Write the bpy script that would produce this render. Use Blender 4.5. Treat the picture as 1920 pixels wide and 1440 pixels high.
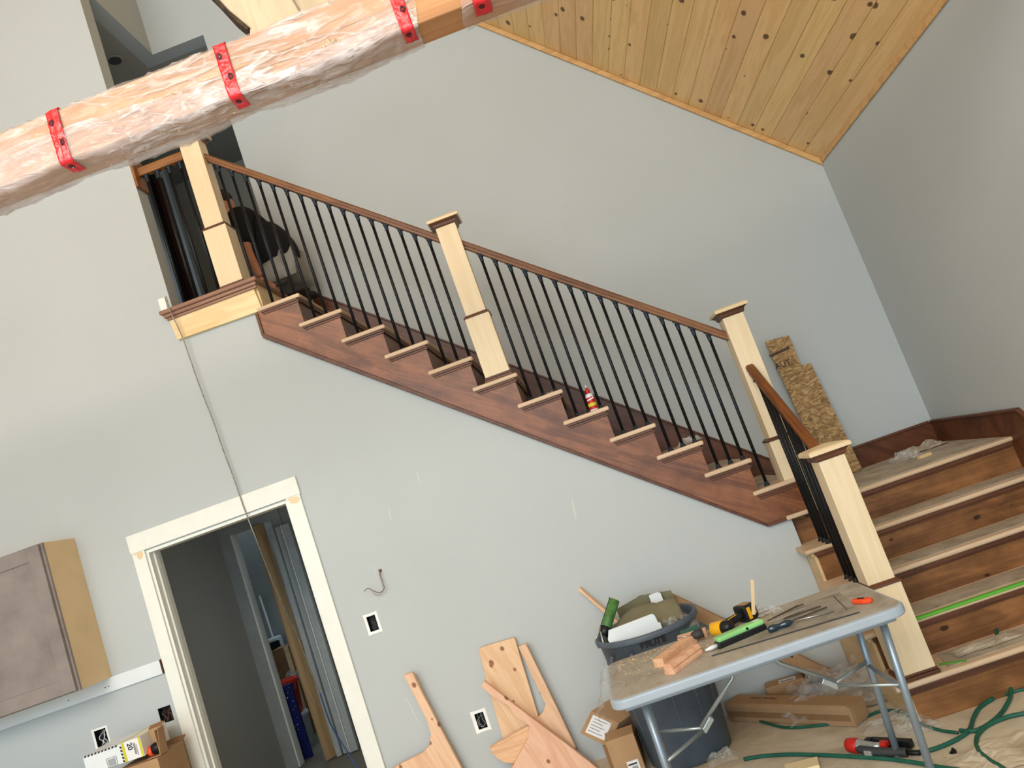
import bpy, bmesh, math, random
from mathutils import Vector, Matrix, noise, Euler
random.seed(7)
D = bpy.data; S = bpy.context.scene
for o in list(D.objects): D.objects.remove(o, do_unlink=True)
COL = S.collection

# ------------------------------------------------------------------ camera
F = 1485.94; W, H = 1920, 1440
CP = Vector((-0.9114, -5.0443, 1.6800))
CR = Vector((0.93874807, 0.09168551, -0.33218341)); CU = Vector((0.34082971, -0.10474642, 0.93427153)); CF = Vector((-0.05086414, 0.99026358, 0.12957964))
cd = D.cameras.new('camera'); cam = D.objects.new('camera', cd); COL.objects.link(cam)
cd.sensor_fit = 'HORIZONTAL'; cd.sensor_width = 36; cd.lens = F * 36 / W; cd.clip_start = 0.05; cd.clip_end = 100
cam.matrix_world = Matrix(((CR.x, CU.x, -CF.x, CP.x), (CR.y, CU.y, -CF.y, CP.y), (CR.z, CU.z, -CF.z, CP.z), (0, 0, 0, 1)))
S.camera = cam

def at(px, py, ax, v):
    """point of the world plane ax = v seen at photo pixel (px, py)"""
    d = CF + (px - 960) / F * CR - (py - 720) / F * CU
    k = 'xyz'.index(ax)
    return CP + d * ((v - CP[k]) / d[k])

# ------------------------------------------------------------------ light
wd = D.worlds.new('world'); S.world = wd; wd.use_nodes = True
bg = wd.node_tree.nodes['Background']; bg.inputs[0].default_value = (0.72, 0.87, 1.0, 1); bg.inputs[1].default_value = 1.05
def area(name, loc, target, sx, sy, power, col):
    l = D.lights.new(name, 'AREA'); l.shape = 'RECTANGLE'; l.size = sx; l.size_y = sy; l.energy = power; l.color = col
    o = D.objects.new(name, l); COL.objects.link(o); o.location = loc
    o.rotation_euler = (Vector(target) - Vector(loc)).to_track_quat('-Z', 'Y').to_euler(); return o
area('window_daylight', (-2.7, -8.8, 2.2), (-2.7, 0, 2.2), 8.0, 3.8, 265, (0.72, 0.90, 1.0))
area('gable_window_daylight', (-2.9, -8.8, 5.4), (-2.7, 0, 4.6), 6.0, 2.6, 500, (1.0, 0.95, 0.86))
area('bath_window_daylight', (-4.3, 3.9, 1.9), (-4.0, 2.9, 1.0), 0.6, 0.7, 5, (0.75, 0.9, 1.0))
area('passage_fill_light', (-2.9, 1.4, 1.5), (-4.4, 1.3, 1.1), 0.5, 1.0, 2.5, (0.82, 0.9, 1.0))  # added fill lamp brightening the passage's left wall; no window known there
area('hall_window_daylight', (-4.75, 2.2, 5.0), (-4.0, 1.6, 4.8), 0.5, 1.0, 5, (0.75, 0.88, 1.0))
vs = S.view_settings; vs.view_transform = 'Standard'; vs.look = 'None'; vs.gamma = 1; vs.exposure = -0.05; vs.use_curve_mapping = False

# ------------------------------------------------------------------ materials
def lin(c):
    if isinstance(c, str): c = tuple(int(c[i:i + 2], 16) / 255 for i in (0, 2, 4))
    return tuple(x / 12.92 if x <= .04045 else ((x + .055) / 1.055) ** 2.4 for x in c) + (1,)
class N:
    def __init__(s, name):
        s.m = D.materials.new(name); s.m.use_nodes = True; s.t = s.m.node_tree; s.b = s.t.nodes['Principled BSDF']
        s.b.inputs['Specular IOR Level'].default_value = .35
    def n(s, typ, **kw):
        x = s.t.nodes.new('ShaderNode' + typ)
        for k, v in kw.items():
            if k in x.inputs: x.inputs[k].default_value = v
            else: setattr(x, k, v)
        return x
    def l(s, a, b): s.t.links.new(a, b)
def plain(name, col, rough=.6, metal=0, var=.06, scale=8, bump=0, spec=None, coat=0):
    g = N(name); c = lin(col)
    tc = g.n('TexCoord'); nz = g.n('TexNoise', Scale=scale, Detail=6, Roughness=.6); g.l(tc.outputs['Object'], nz.inputs['Vector'])
    r = g.n('ValToRGB'); r.color_ramp.elements[0].position = .3; r.color_ramp.elements[1].position = .7
    r.color_ramp.elements[0].color = tuple(x * (1 - var * 2) for x in c[:3]) + (1,); r.color_ramp.elements[1].color = tuple(min(1, x * (1 + var)) for x in c[:3]) + (1,)
    g.l(nz.outputs['Fac'], r.inputs[0]); g.l(r.outputs[0], g.b.inputs['Base Color'])
    g.b.inputs['Roughness'].default_value = rough; g.b.inputs['Metallic'].default_value = metal
    if spec is not None: g.b.inputs['Specular IOR Level'].default_value = spec
    if coat: g.b.inputs['Coat Weight'].default_value = coat
    if bump:
        bp = g.n('Bump', Strength=bump, Distance=.01); n2 = g.n('TexNoise', Scale=scale * 4, Detail=5); g.l(tc.outputs['Object'], n2.inputs['Vector'])
        g.l(n2.outputs['Fac'], bp.inputs['Height']); g.l(bp.outputs[0], g.b.inputs['Normal'])
    return g.m
def wood(name, light, dark, grain='x', rot=(0, 0, 0), rough=.5, knots=0, knotcol='4a2a14', stretch=14, freq=9, hue=.0, contrast=1., knot_scale=3.2, kstretch=1.8, blotch=0, plane=None):
    g = N(name); tc = g.n('TexCoord'); oi = g.n('ObjectInfo')
    off = g.n('VectorMath', operation='SCALE'); cmb = g.n('CombineXYZ')
    mu = g.n('Math', operation='MULTIPLY'); mu.inputs[1].default_value = 37.0; g.l(oi.outputs['Random'], mu.inputs[0])
    for i in range(3): g.l(mu.outputs[0], cmb.inputs[i])
    add = g.n('VectorMath', operation='ADD')
    mp0 = g.n('Mapping'); mp0.inputs['Rotation'].default_value = rot; g.l(tc.outputs['Object'], mp0.inputs['Vector'])
    g.l(mp0.outputs[0], add.inputs[0]); g.l(cmb.outputs[0], add.inputs[1])
    def sc(a, b):
        m = g.n('Mapping'); v = [b, b, b]; v['xyz'.index(grain)] = a; m.inputs['Scale'].default_value = v; g.l(add.outputs[0], m.inputs['Vector']); return m
    m1 = sc(freq / stretch, freq); n1 = g.n('TexNoise', Scale=1.6, Detail=5, Roughness=.55, Distortion=.9); g.l(m1.outputs[0], n1.inputs['Vector'])
    m2 = sc(freq * .5, freq * 14); n2 = g.n('TexNoise', Scale=1.0, Detail=3, Roughness=.6); g.l(m2.outputs[0], n2.inputs['Vector'])
    # rings
    w1 = g.n('Math', operation='MULTIPLY'); w1.inputs[1].default_value = 26.0; g.l(n1.outputs['Fac'], w1.inputs[0])
    sn = g.n('Math', operation='SINE'); g.l(w1.outputs[0], sn.inputs[0])
    a1 = g.n('Math', operation='MULTIPLY_ADD'); a1.inputs[1].default_value = .16 * contrast; a1.inputs[2].default_value = .0; g.l(sn.outputs[0], a1.inputs[0])
    a2 = g.n('Math', operation='MULTIPLY_ADD'); a2.inputs[1].default_value = .9 * contrast; g.l(n2.outputs['Fac'], a2.inputs[0]); g.l(a1.outputs[0], a2.inputs[2])
    a3 = g.n('Math', operation='MULTIPLY_ADD'); a3.inputs[1].default_value = 1.0 * contrast; a3.inputs[2].default_value = .5 - .95 * contrast; g.l(n1.outputs['Fac'], a3.inputs[0])
    a4 = g.n('Math', operation='ADD', use_clamp=True); g.l(a2.outputs[0], a4.inputs[0]); g.l(a3.outputs[0], a4.inputs[1])
    mx = g.n('MixRGB'); mx.inputs[1].default_value = lin(dark); mx.inputs[2].default_value = lin(light); g.l(a4.outputs[0], mx.inputs[0]); out = mx.outputs[0]
    if blotch:
        n3 = g.n('TexNoise', Scale=5.5, Detail=4, Roughness=.6); g.l(m1.outputs[0], n3.inputs['Vector']) if False else g.l(add.outputs[0], n3.inputs['Vector'])
        rr = g.n('MapRange'); rr.inputs[1].default_value = .35; rr.inputs[2].default_value = .65; rr.inputs[3].default_value = 1 - blotch; rr.inputs[4].default_value = 1 + blotch * .4; g.l(n3.outputs['Fac'], rr.inputs[0])
        hv = g.n('HueSaturation'); g.l(out, hv.inputs['Color']); g.l(rr.outputs[0], hv.inputs['Value']); out = hv.outputs[0]
    if hue:
        hs = g.n('HueSaturation'); g.l(out, hs.inputs['Color'])
        r1 = g.n('MapRange'); r1.inputs[3].default_value = .5 - hue * .14; r1.inputs[4].default_value = .5 + hue * .10; g.l(oi.outputs['Random'], r1.inputs[0]); g.l(r1.outputs[0], hs.inputs['Hue'])
        f = g.n('Math', operation='FRACT'); f2 = g.n('Math', operation='MULTIPLY'); f2.inputs[1].default_value = 13.7; g.l(oi.outputs['Random'], f2.inputs[0]); g.l(f2.outputs[0], f.inputs[0])
        r2 = g.n('MapRange'); r2.inputs[3].default_value = 1 - hue * 1.1; r2.inputs[4].default_value = 1 + hue * .9; g.l(f.outputs[0], r2.inputs[0]); g.l(r2.outputs[0], hs.inputs['Value']); out = hs.outputs[0]
    if knots:
        mk = sc(knot_scale / kstretch, knot_scale); v = g.n('TexVoronoi', Scale=1.0); vin = mk.outputs[0]
        if plane:
            v.voronoi_dimensions = '2D'; sx_ = g.n('SeparateXYZ'); cx_ = g.n('CombineXYZ'); g.l(vin, sx_.inputs[0]); g.l(sx_.outputs['xyz'.index(plane[0])], cx_.inputs[0]); g.l(sx_.outputs['xyz'.index(plane[1])], cx_.inputs[1]); vin = cx_.outputs[0]
        g.l(vin, v.inputs['Vector'])
        sep = g.n('SeparateColor'); g.l(v.outputs['Color'], sep.inputs[0])
        rad = g.n('MapRange'); rad.inputs[1].default_value = 1 - knots; rad.inputs[2].default_value = 1; rad.inputs[3].default_value = .0; rad.inputs[4].default_value = .15 if plane else .24; g.l(sep.outputs[0], rad.inputs[0])
        nn = g.n('TexNoise', Scale=9.0, Detail=2); g.l(mk.outputs[0], nn.inputs['Vector'])
        dd = g.n('Math', operation='MULTIPLY_ADD'); dd.inputs[1].default_value = .06; g.l(nn.outputs['Fac'], dd.inputs[0]); g.l(v.outputs['Distance'], dd.inputs[2])
        d2 = g.n('Math', operation='SUBTRACT'); g.l(dd.outputs[0], d2.inputs[0]); g.l(rad.outputs[0], d2.inputs[1])
        mr = g.n('MapRange'); mr.inputs[1].default_value = .0; mr.inputs[2].default_value = .045; mr.inputs[3].default_value = .9; mr.inputs[4].default_value = 0; g.l(d2.outputs[0], mr.inputs[0])
        mk2 = g.n('MixRGB'); mk2.inputs[2].default_value = lin(knotcol); g.l(mr.outputs[0], mk2.inputs[0]); g.l(out, mk2.inputs[1]); out = mk2.outputs[0]
    g.l(out, g.b.inputs['Base Color']); g.b.inputs['Roughness'].default_value = rough
    bp = g.n('Bump', Strength=.15, Distance=.004); g.l(n2.outputs['Fac'], bp.inputs['Height']); g.l(bp.outputs[0], g.b.inputs['Normal'])
    return g.m
def film(name, col, alpha=.4, rough=.12, wr=.5, scale=14, crease=.4):
    """thin crinkled sheeting: creases scatter more light than the flat film between them"""
    g = N(name); b = g.b; b.inputs['Base Color'].default_value = lin(col); b.inputs['Roughness'].default_value = rough; b.inputs['Specular IOR Level'].default_value = .8
    tc = g.n('TexCoord'); out = []
    for ang, sc_, w in ((.65, 1.0, .06), (-.5, .8, .05), (.15, 1.7, .05)):
        mp = g.n('Mapping'); mp.inputs['Rotation'].default_value = (.2, ang, .1); mp.inputs['Scale'].default_value = (.22 * sc_, .9 * sc_, 1.0 * sc_); g.l(tc.outputs['Object'], mp.inputs['Vector'])
        nz = g.n('TexNoise', Scale=scale, Detail=2, Distortion=.5); g.l(mp.outputs[0], nz.inputs['Vector'])
        ab = g.n('Math', operation='SUBTRACT'); ab.inputs[1].default_value = .5; g.l(nz.outputs['Fac'], ab.inputs[0]); a1 = g.n('Math', operation='ABSOLUTE'); g.l(ab.outputs[0], a1.inputs[0])
        mr = g.n('MapRange', interpolation_type='SMOOTHSTEP'); mr.inputs[1].default_value = 0; mr.inputs[2].default_value = w; mr.inputs[3].default_value = 1; mr.inputs[4].default_value = 0; g.l(a1.outputs[0], mr.inputs[0]); out.append((mr, nz))
    mx = g.n('Math', operation='MAXIMUM'); g.l(out[0][0].outputs[0], mx.inputs[0]); g.l(out[1][0].outputs[0], mx.inputs[1])
    sm = g.n('Math', operation='MULTIPLY_ADD', use_clamp=True); sm.inputs[1].default_value = .6; g.l(out[2][0].outputs[0], sm.inputs[0]); g.l(mx.outputs[0], sm.inputs[2])
    pk = g.n('TexNoise', Scale=scale * .35, Detail=2); g.l(tc.outputs['Object'], pk.inputs['Vector']); pm = g.n('MapRange'); pm.inputs[1].default_value = .38; pm.inputs[2].default_value = .62; g.l(pk.outputs['Fac'], pm.inputs[0])
    cr = g.n('Math', operation='MULTIPLY'); g.l(sm.outputs[0], cr.inputs[0]); g.l(pm.outputs[0], cr.inputs[1])
    al = g.n('Math', operation='MULTIPLY_ADD', use_clamp=True); al.inputs[1].default_value = crease; al.inputs[2].default_value = alpha; g.l(cr.outputs[0], al.inputs[0]); g.l(al.outputs[0], b.inputs['Alpha'])
    ht = g.n('Math', operation='MULTIPLY_ADD'); ht.inputs[1].default_value = .35; g.l(cr.outputs[0], ht.inputs[0]); g.l(out[0][1].outputs['Fac'], ht.inputs[2])
    bp = g.n('Bump', Strength=wr, Distance=.03); g.l(ht.outputs[0], bp.inputs['Height']); g.l(bp.outputs[0], b.inputs['Normal'])
    return g.m
def osb():
    g = N('strand board'); tc = g.n('TexCoord'); nz = g.n('TexNoise', Scale=6.0, Detail=3); g.l(tc.outputs['Object'], nz.inputs['Vector'])
    mixv = g.n('MixRGB', blend_type='LINEAR_LIGHT'); mixv.inputs[0].default_value = .07; g.l(tc.outputs['Object'], mixv.inputs[1]); g.l(nz.outputs['Color'], mixv.inputs[2])
    mp = g.n('Mapping'); mp.inputs['Scale'].default_value = (34, 34, 85); mp.inputs['Rotation'].default_value = (0, .5, 0); g.l(mixv.outputs[0], mp.inputs['Vector'])
    v = g.n('TexVoronoi', Scale=1.0); g.l(mp.outputs[0], v.inputs['Vector'])
    r = g.n('ValToRGB'); e = r.color_ramp.elements; e[0].color = lin('826544'); e[1].color = lin('c7a878'); e.new(.5).color = lin('a5845a')
    sp = g.n('SeparateColor'); g.l(v.outputs['Color'], sp.inputs[0]); g.l(sp.outputs[0], r.inputs[0])
    n2 = g.n('TexNoise', Scale=40.0, Detail=4); g.l(tc.outputs['Object'], n2.inputs['Vector']); hs = g.n('HueSaturation'); mr = g.n('MapRange'); mr.inputs[3].default_value = .65; mr.inputs[4].default_value = 1.25
    g.l(n2.outputs['Fac'], mr.inputs[0]); g.l(mr.outputs[0], hs.inputs['Value']); g.l(r.outputs[0], hs.inputs['Color']); g.l(hs.outputs[0], g.b.inputs['Base Color']); g.b.inputs['Roughness'].default_value = .8
    return g.m
def wallpaint(name, col, bump=.08):
    g = N(name); c = lin(col); tc = g.n('TexCoord'); nz = g.n('TexNoise', Scale=1.1, Detail=4); g.l(tc.outputs['Object'], nz.inputs['Vector'])
    r = g.n('ValToRGB'); r.color_ramp.elements[0].position = .35; r.color_ramp.elements[1].position = .65
    r.color_ramp.elements[0].color = tuple(x * .965 for x in c[:3]) + (1,); r.color_ramp.elements[1].color = c
    g.l(nz.outputs['Fac'], r.inputs[0]); g.l(r.outputs[0], g.b.inputs['Base Color']); g.b.inputs['Roughness'].default_value = .75; g.b.inputs['Specular IOR Level'].default_value = .2
    n2 = g.n('TexNoise', Scale=160.0, Detail=2); g.l(tc.outputs['Object'], n2.inputs['Vector']); bp = g.n('Bump', Strength=bump, Distance=.002); g.l(n2.outputs['Fac'], bp.inputs['Height']); g.l(bp.outputs[0], g.b.inputs['Normal'])
    return g.m
def floorpaper(name, c1, c2, c3, scale=2.0):
    g = N(name); tc = g.n('TexCoord'); n1 = g.n('TexNoise', Scale=scale, Detail=8, Roughness=.65, Distortion=.6); g.l(tc.outputs['Object'], n1.inputs['Vector'])
    r = g.n('ValToRGB'); e = r.color_ramp.elements; e[0].position = .3; e[0].color = lin(c1); e[1].position = .72; e[1].color = lin(c3); e.new(.5).color = lin(c2)
    g.l(n1.outputs['Fac'], r.inputs[0]); g.l(r.outputs[0], g.b.inputs['Base Color']); g.b.inputs['Roughness'].default_value = .8
    n2 = g.n('TexNoise', Scale=14.0, Detail=6); g.l(tc.outputs['Object'], n2.inputs['Vector']); bp = g.n('Bump', Strength=.35, Distance=.01); g.l(n2.outputs['Fac'], bp.inputs['Height']); g.l(bp.outputs[0], g.b.inputs['Normal'])
    return g.m
M = dict(
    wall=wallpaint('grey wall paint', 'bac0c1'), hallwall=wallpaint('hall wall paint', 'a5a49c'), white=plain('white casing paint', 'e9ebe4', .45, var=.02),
    maple=wood('pale maple', 'ebdabb', 'dcc49c', 'z', rough=.45, contrast=.7, freq=6), maplex=wood('pale maple long', 'ecd9b6', 'd8be92', 'x', rough=.45, contrast=.8, freq=6),
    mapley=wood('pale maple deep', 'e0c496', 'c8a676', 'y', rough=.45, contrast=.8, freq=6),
    ply=wood('pale plywood', 'f0dcb2', 'dcbd88', 'x', rough=.5, freq=3, stretch=4, contrast=1.1),
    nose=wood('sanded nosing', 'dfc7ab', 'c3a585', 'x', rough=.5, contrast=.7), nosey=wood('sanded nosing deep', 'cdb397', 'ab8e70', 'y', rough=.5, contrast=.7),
    edge=wood('light brown nosing', 'a27c68', '7c5847', 'x', rough=.4, contrast=.8),
    stain=wood('dark stained moulding', '6f4530', '42271a', 'x', rough=.4, contrast=.9), stainz=wood('dark stained upright', '7a4f36', '4a2b1b', 'z', rough=.4),
    rail=wood('stained handrail', '94653f', '603a22', 'x', rot=(0, -.70, 0), rough=.38, contrast=1.2, blotch=.2), railx=wood('stained level handrail', 'a06c3c', '6c3f20', 'x', rough=.38), raily=wood('stained lower handrail', '8c562f', '583018', 'y', rot=(-.68, 0, 0), rough=.38, blotch=.2),
    stringer=wood('red brown stained pine', '96603f', '5a3422', 'x', rot=(0, -.62, 0), rough=.36, contrast=1.0, freq=5, stretch=7, knots=.30, knotcol='2c130b', knot_scale=4.5, blotch=.32, plane='xz'),
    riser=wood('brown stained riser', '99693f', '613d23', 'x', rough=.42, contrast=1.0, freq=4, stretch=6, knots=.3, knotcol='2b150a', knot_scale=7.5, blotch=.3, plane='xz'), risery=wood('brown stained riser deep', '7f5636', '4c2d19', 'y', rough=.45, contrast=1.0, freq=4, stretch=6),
    skirt=wood('dark stained skirt', '744428', '452514', 'x', rot=(0, -.6, 0), rough=.38, contrast=1.0, freq=4, stretch=8, blotch=.25),
    pine=wood('knotty pine boards', 'f4d097', 'dab070', 'y', rough=.5, contrast=.8, hue=.06, knots=.38, knotcol='4a2812', freq=8, stretch=16, knot_scale=7.0, kstretch=1.7, plane='xy'),
    pinetrim=wood('pine trim', 'dcb47c', 'b98a54', 'x', rough=.5), fir=wood('fresh cut fir', 'ecc9a8', 'd8a985', 'z', rot=(0, .28, 0), rough=.55, knots=.42, knotcol='8a5236', freq=9, stretch=12, contrast=1.1, knot_scale=9, kstretch=1.3, hue=.08, plane='xz'),
    firx=wood('fir offcut', 'e6bf9a', 'cc9c74', 'x', rough=.55, freq=14, stretch=10, contrast=1.2, hue=.1),
    timber=wood('brown beam timber', 'dba878', 'ab774e', 'x', rough=.6, freq=4, stretch=10, knots=.15, knot_scale=3),
    slab=wood('pale weathered slab', 'cfbd9f', 'a9967a', 'z', rough=.6, freq=4, stretch=5, knots=.4, knotcol='6b4a32', knot_scale=7, kstretch=1.1, plane='xz'), bark=plain('bark', '4a3a2c', .9, scale=30, var=.3, bump=.6),
    black=plain('black metal', '16171a', .42, .3, scale=20), blackpl=plain('black plastic', '17181b', .4, scale=20), iron=plain('blued metal', '252e38', .45, .4),
    paper=floorpaper('builder paper', 'aa9b84', 'cabda6', 'dcd2be'), tpaper=floorpaper('dusty tread paper', '8d806d', 'aea18f', 'c2b7a5', 5), backfloor=plain('grey back floor', '7d7b72', .7),
    osb=osb(), cab=plain('grey stained cabinet', '8a807b', .45, var=.14, scale=4), rawpine=wood('raw pine plank', 'c6a67c', 'a5845c', 'z', rough=.6, freq=7),
    cabside=plain('birch cabinet side', 'dcc096', .5, var=.06, scale=3),
    tablepl=plain('pale blue grey plastic', 'a2afbc', .28, var=.03, spec=.6), tabledirt=floorpaper('dirty table top', '8d877b', 'a9a398', 'bab6ad', 5), leg=plain('grey powder coated steel', '8d9aa6', .35, .5, var=.04), zinc=plain('zinc steel', 'a9b2b4', .3, .7),
    can=plain('dark blue grey plastic', '56626f', .5, var=.12, scale=7), card=plain('brown cardboard', 'ac8a66', .8, var=.06, scale=6), card2=plain('darker cardboard', '8e6a48', .8, var=.08, scale=6), label=plain('white paper label', 'e4e4e6', .6, var=.02), ink=plain('black ink', '1c1a1c', .7), greyink=plain('grey ink', '8c8c92', .7),
    green=plain('green hose rubber', '1c5c4a', .45, var=.15, scale=12), tape=plain('red tape', 'e3222f', .28, var=.12, scale=9, bump=.5, spec=.7), tapeink=plain('tape print', '4a1820', .5), gtape=plain('green masking tape', '5fae3a', .55),
    film=film('clear sheeting', 'eadbd5', .20, .12, .8, 9, .42), film2=film('white sheeting', 'e4dcdd', .24, .12, .8, 12, .36), bag=film('clear bag', 'e0e0dc', .16, .08, .7, 12, .22), foam=plain('foam crumbs', 'e9dfb0', .8, bump=.5),
    red=plain('red plastic', 'c2241c', .35), yellow=plain('yellow plastic', 'f0b31e', .35), orange=plain('orange plastic', 'f2552a', .35), silver=plain('bare aluminium', 'c3c7c9', .3, .8), dkgrey=plain('dark rubber', '3a3a3a', .6),
    skin=plain('skin', 'b07a5e', .55), shirt=plain('black cotton', '0b0b0d', .9), shorts=plain('grey cotton', '8f8d86', .9), hair=plain('dark hair', '2a201a', .8), shoe=plain('dark shoe', '24201e', .7),
    olive=plain('olive cardboard', '7a755c', .8, scale=3, var=.12), board=plain('white melamine', 'dfe6ea', .35, var=.02), limegreen=plain('pale green plastic', '8fcf82', .35), bluehandle=plain('dark blue clear handle', '12303f', .12, coat=1), steel=plain('brushed steel', 'b4b6b8', .3, .9), brownstrip=plain('dark brown slips', '4c3a30', .6), caulk=plain('green tube print', '4f7f42', .4, scale=24, var=.25), tan=plain('tan stopper', 'b39a6c', .8, scale=60, var=.25),
    blue=plain('dark blue panel', '101c63', .5, var=.3, scale=12), bucket=plain('orange red bucket', 'e8331c', .4), darkdoor=wood('dark stained door', '4a2518', '281208', 'z', rough=.35), cord=plain('silver wrapped cord', '98948a', .5, var=.3, scale=60), bluecord=plain('blue cord', '44608e', .5), plaster=plain('white plaster edge', 'f2f3f0', .8), copper=plain('brown wire', '6d4032', .5), counter=plain('black counter', '1b1b1d', .3), lime=plain('yellow green print', 'cfc832', .5), stainpatch=plain('orange wood filler', 'e8cfa8', .6), drywallback=plain('back room paint', 'a6aaa8', .7),
)

# ------------------------------------------------------------------ mesh helpers
class MB:
    def __init__(s): s.v = []; s.f = []
    def add(s, vs, fs):
        k = len(s.v); s.v += [tuple(v) for v in vs]; s.f += [tuple(i + k for i in f) for f in fs]; return s
    def box(s, x0, x1, y0, y1, z0, z1, mat=None):
        vs = [Vector((x, y, z)) for x in (x0, x1) for y in (y0, y1) for z in (z0, z1)]
        if mat: vs = [mat @ v for v in vs]
        return s.add(vs, [(0, 1, 3, 2), (4, 6, 7, 5), (0, 4, 5, 1), (2, 3, 7, 6), (0, 2, 6, 4), (1, 5, 7, 3)])
    def prism(s, poly, a0, a1, axis='y', mat=None):
        """poly: 2D outline in the other two axes; extruded from a0 to a1 along axis"""
        def p(q, a):
            v = {'y': (q[0], a, q[1]), 'x': (a, q[0], q[1]), 'z': (q[0], q[1], a)}[axis]; v = Vector(v); return mat @ v if mat else v
        n = len(poly); vs = [p(q, a0) for q in poly] + [p(q, a1) for q in poly]
        return s.add(vs, [tuple(range(n)), tuple(range(2 * n - 1, n - 1, -1))] + [(i, (i + 1) % n, n + (i + 1) % n, n + i) for i in range(n)])
    def tube(s, pts, r, n=10, cap=True):
        pts = [Vector(p) for p in pts]; rs = r if isinstance(r, (list, tuple)) else [r] * len(pts)
        up = Vector((0, 0, 1)); t0 = (pts[1] - pts[0]).normalized()
        if abs(t0.dot(up)) > .95: up = Vector((1, 0, 0))
        u = t0.cross(up).normalized(); vs = []; k = len(pts)
        for i, p in enumerate(pts):
            t = (pts[min(i + 1, k - 1)] - pts[max(i - 1, 0)]).normalized(); u = (u - t * u.dot(t)).normalized(); w = t.cross(u)
            vs += [p + (u * math.cos(a) + w * math.sin(a)) * rs[i] for a in [2 * math.pi * j / n for j in range(n)]]
        fs = [(i * n + j, i * n + (j + 1) % n, (i + 1) * n + (j + 1) % n, (i + 1) * n + j) for i in range(k - 1) for j in range(n)]
        if cap: fs += [tuple(range(n - 1, -1, -1)), tuple(range((k - 1) * n, k * n))]
        return s.add(vs, fs)
    def lathe(s, prof, n=24, mat=None, c=(0, 0, 0)):
        """profile of (r, z) turned about the z axis through c"""
        vs = []
        for r, z in prof:
            for j in range(n):
                a = 2 * math.pi * j / n; v = Vector((c[0] + r * math.cos(a), c[1] + r * math.sin(a), c[2] + z)); vs.append(mat @ v if mat else v)
        k = len(prof); fs = [(i * n + j, i * n + (j + 1) % n, (i + 1) * n + (j + 1) % n, (i + 1) * n + j) for i in range(k - 1) for j in range(n)]
        fs += [tuple(range(n - 1, -1, -1)), tuple(range((k - 1) * n, k * n))]
        return s.add(vs, fs)
    def sheet(s, fn, nu, nv):
        vs = [fn(i / nu, j / nv) for j in range(nv + 1) for i in range(nu + 1)]; w = nu + 1
        return s.add(vs, [(j * w + i, j * w + i + 1, (j + 1) * w + i + 1, (j + 1) * w + i) for j in range(nv) for i in range(nu)])
def smooth_path(pts, n=8):
    P = [Vector(p) for p in pts]; out = []
    for i in range(len(P) - 1):
        a, b, c, d = P[max(i - 1, 0)], P[i], P[i + 1], P[min(i + 2, len(P) - 1)]
        for k in range(n):
            t = k / n; out.append(.5 * ((2 * b) + (c - a) * t + (2 * a - 5 * b + 4 * c - d) * t * t + (3 * b - a - 3 * c + d) * t ** 3))
    return out + [P[-1]]
def obj(name, mb, mat, parent=None, bevel=0, smooth=False, seg=2, solid=0):
    me = D.meshes.new(name); me.from_pydata(mb.v, [], mb.f); me.materials.append(mat)
    b = bmesh.new(); b.from_mesh(me); bmesh.ops.recalc_face_normals(b, faces=b.faces); b.to_mesh(me); b.free()
    o = D.objects.new(name, me); COL.objects.link(o)
    if parent: o.parent = parent; o.location = -parent.location if parent.get('w') else (0, 0, 0)
    if smooth:
        for p in me.polygons: p.use_smooth = True
    if solid: m = o.modifiers.new('thick', 'SOLIDIFY'); m.thickness = solid
    if bevel: m = o.modifiers.new('bevel', 'BEVEL'); m.width = bevel; m.segments = seg; m.limit_method = 'ANGLE'
    return o
def sub(name, mb, mat, part, **kw):
    o = obj(name, mb, mat, None, **kw); o.parent = part; return o          # sub-parts share the part's frame
def thing(name, label, cat, loc=(0, 0, 0), rot=None, group=None, world=True):
    """Empty at the thing's base. world=True: its parts are written in world coordinates; else in the thing's own frame"""
    o = D.objects.new(name, None); COL.objects.link(o); o.location = loc; o.empty_display_size = .1
    if world: o['w'] = 1
    if rot: o.rotation_euler = rot
    o['label'] = label; o['category'] = cat
    if group: o['group'] = group
    return o
def tag(o, label, cat, group=None, kind=None):
    o['label'] = label; o['category'] = cat
    if group: o['group'] = group
    if kind: o['kind'] = kind
    return o
def st(o, label=None):
    o['kind'] = 'structure'
    if label: o['label'] = label
    return o
def text(name, body, size, mat, mw, parent=None, ext=.0004, shear=0, bold=0, squash=1):
    c = D.curves.new(name, 'FONT'); c.body = body; c.size = size; c.extrude = ext; c.align_x = 'CENTER'; c.align_y = 'CENTER'; c.offset = bold; c.materials.append(mat)
    o = D.objects.new(name, c); COL.objects.link(o)
    mw = mw @ Matrix.Diagonal((squash, 1, 1, 1))
    if parent:
        o.parent = parent; o.matrix_parent_inverse = Matrix.Identity(4)
        loc = Matrix.Translation(-parent.location) if parent.get('w') else Matrix.Identity(4); o.matrix_basis = loc @ mw
    else: o.matrix_basis = mw
    me = D.meshes.new_from_object(o); n_ = D.objects.new(name, me); COL.objects.link(n_); n_.parent = o.parent; n_.matrix_parent_inverse = o.matrix_parent_inverse.copy(); n_.matrix_basis = o.matrix_basis.copy(); D.objects.remove(o, do_unlink=True)
    return n_
FRONT = Matrix.Rotation(math.pi / 2, 4, 'X')     # text upright on a face that looks towards -y
def P2(pts, Y): return [(p.x, p.z) for p in (at(a, b, 'y', Y) for a, b in pts)]

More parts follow.
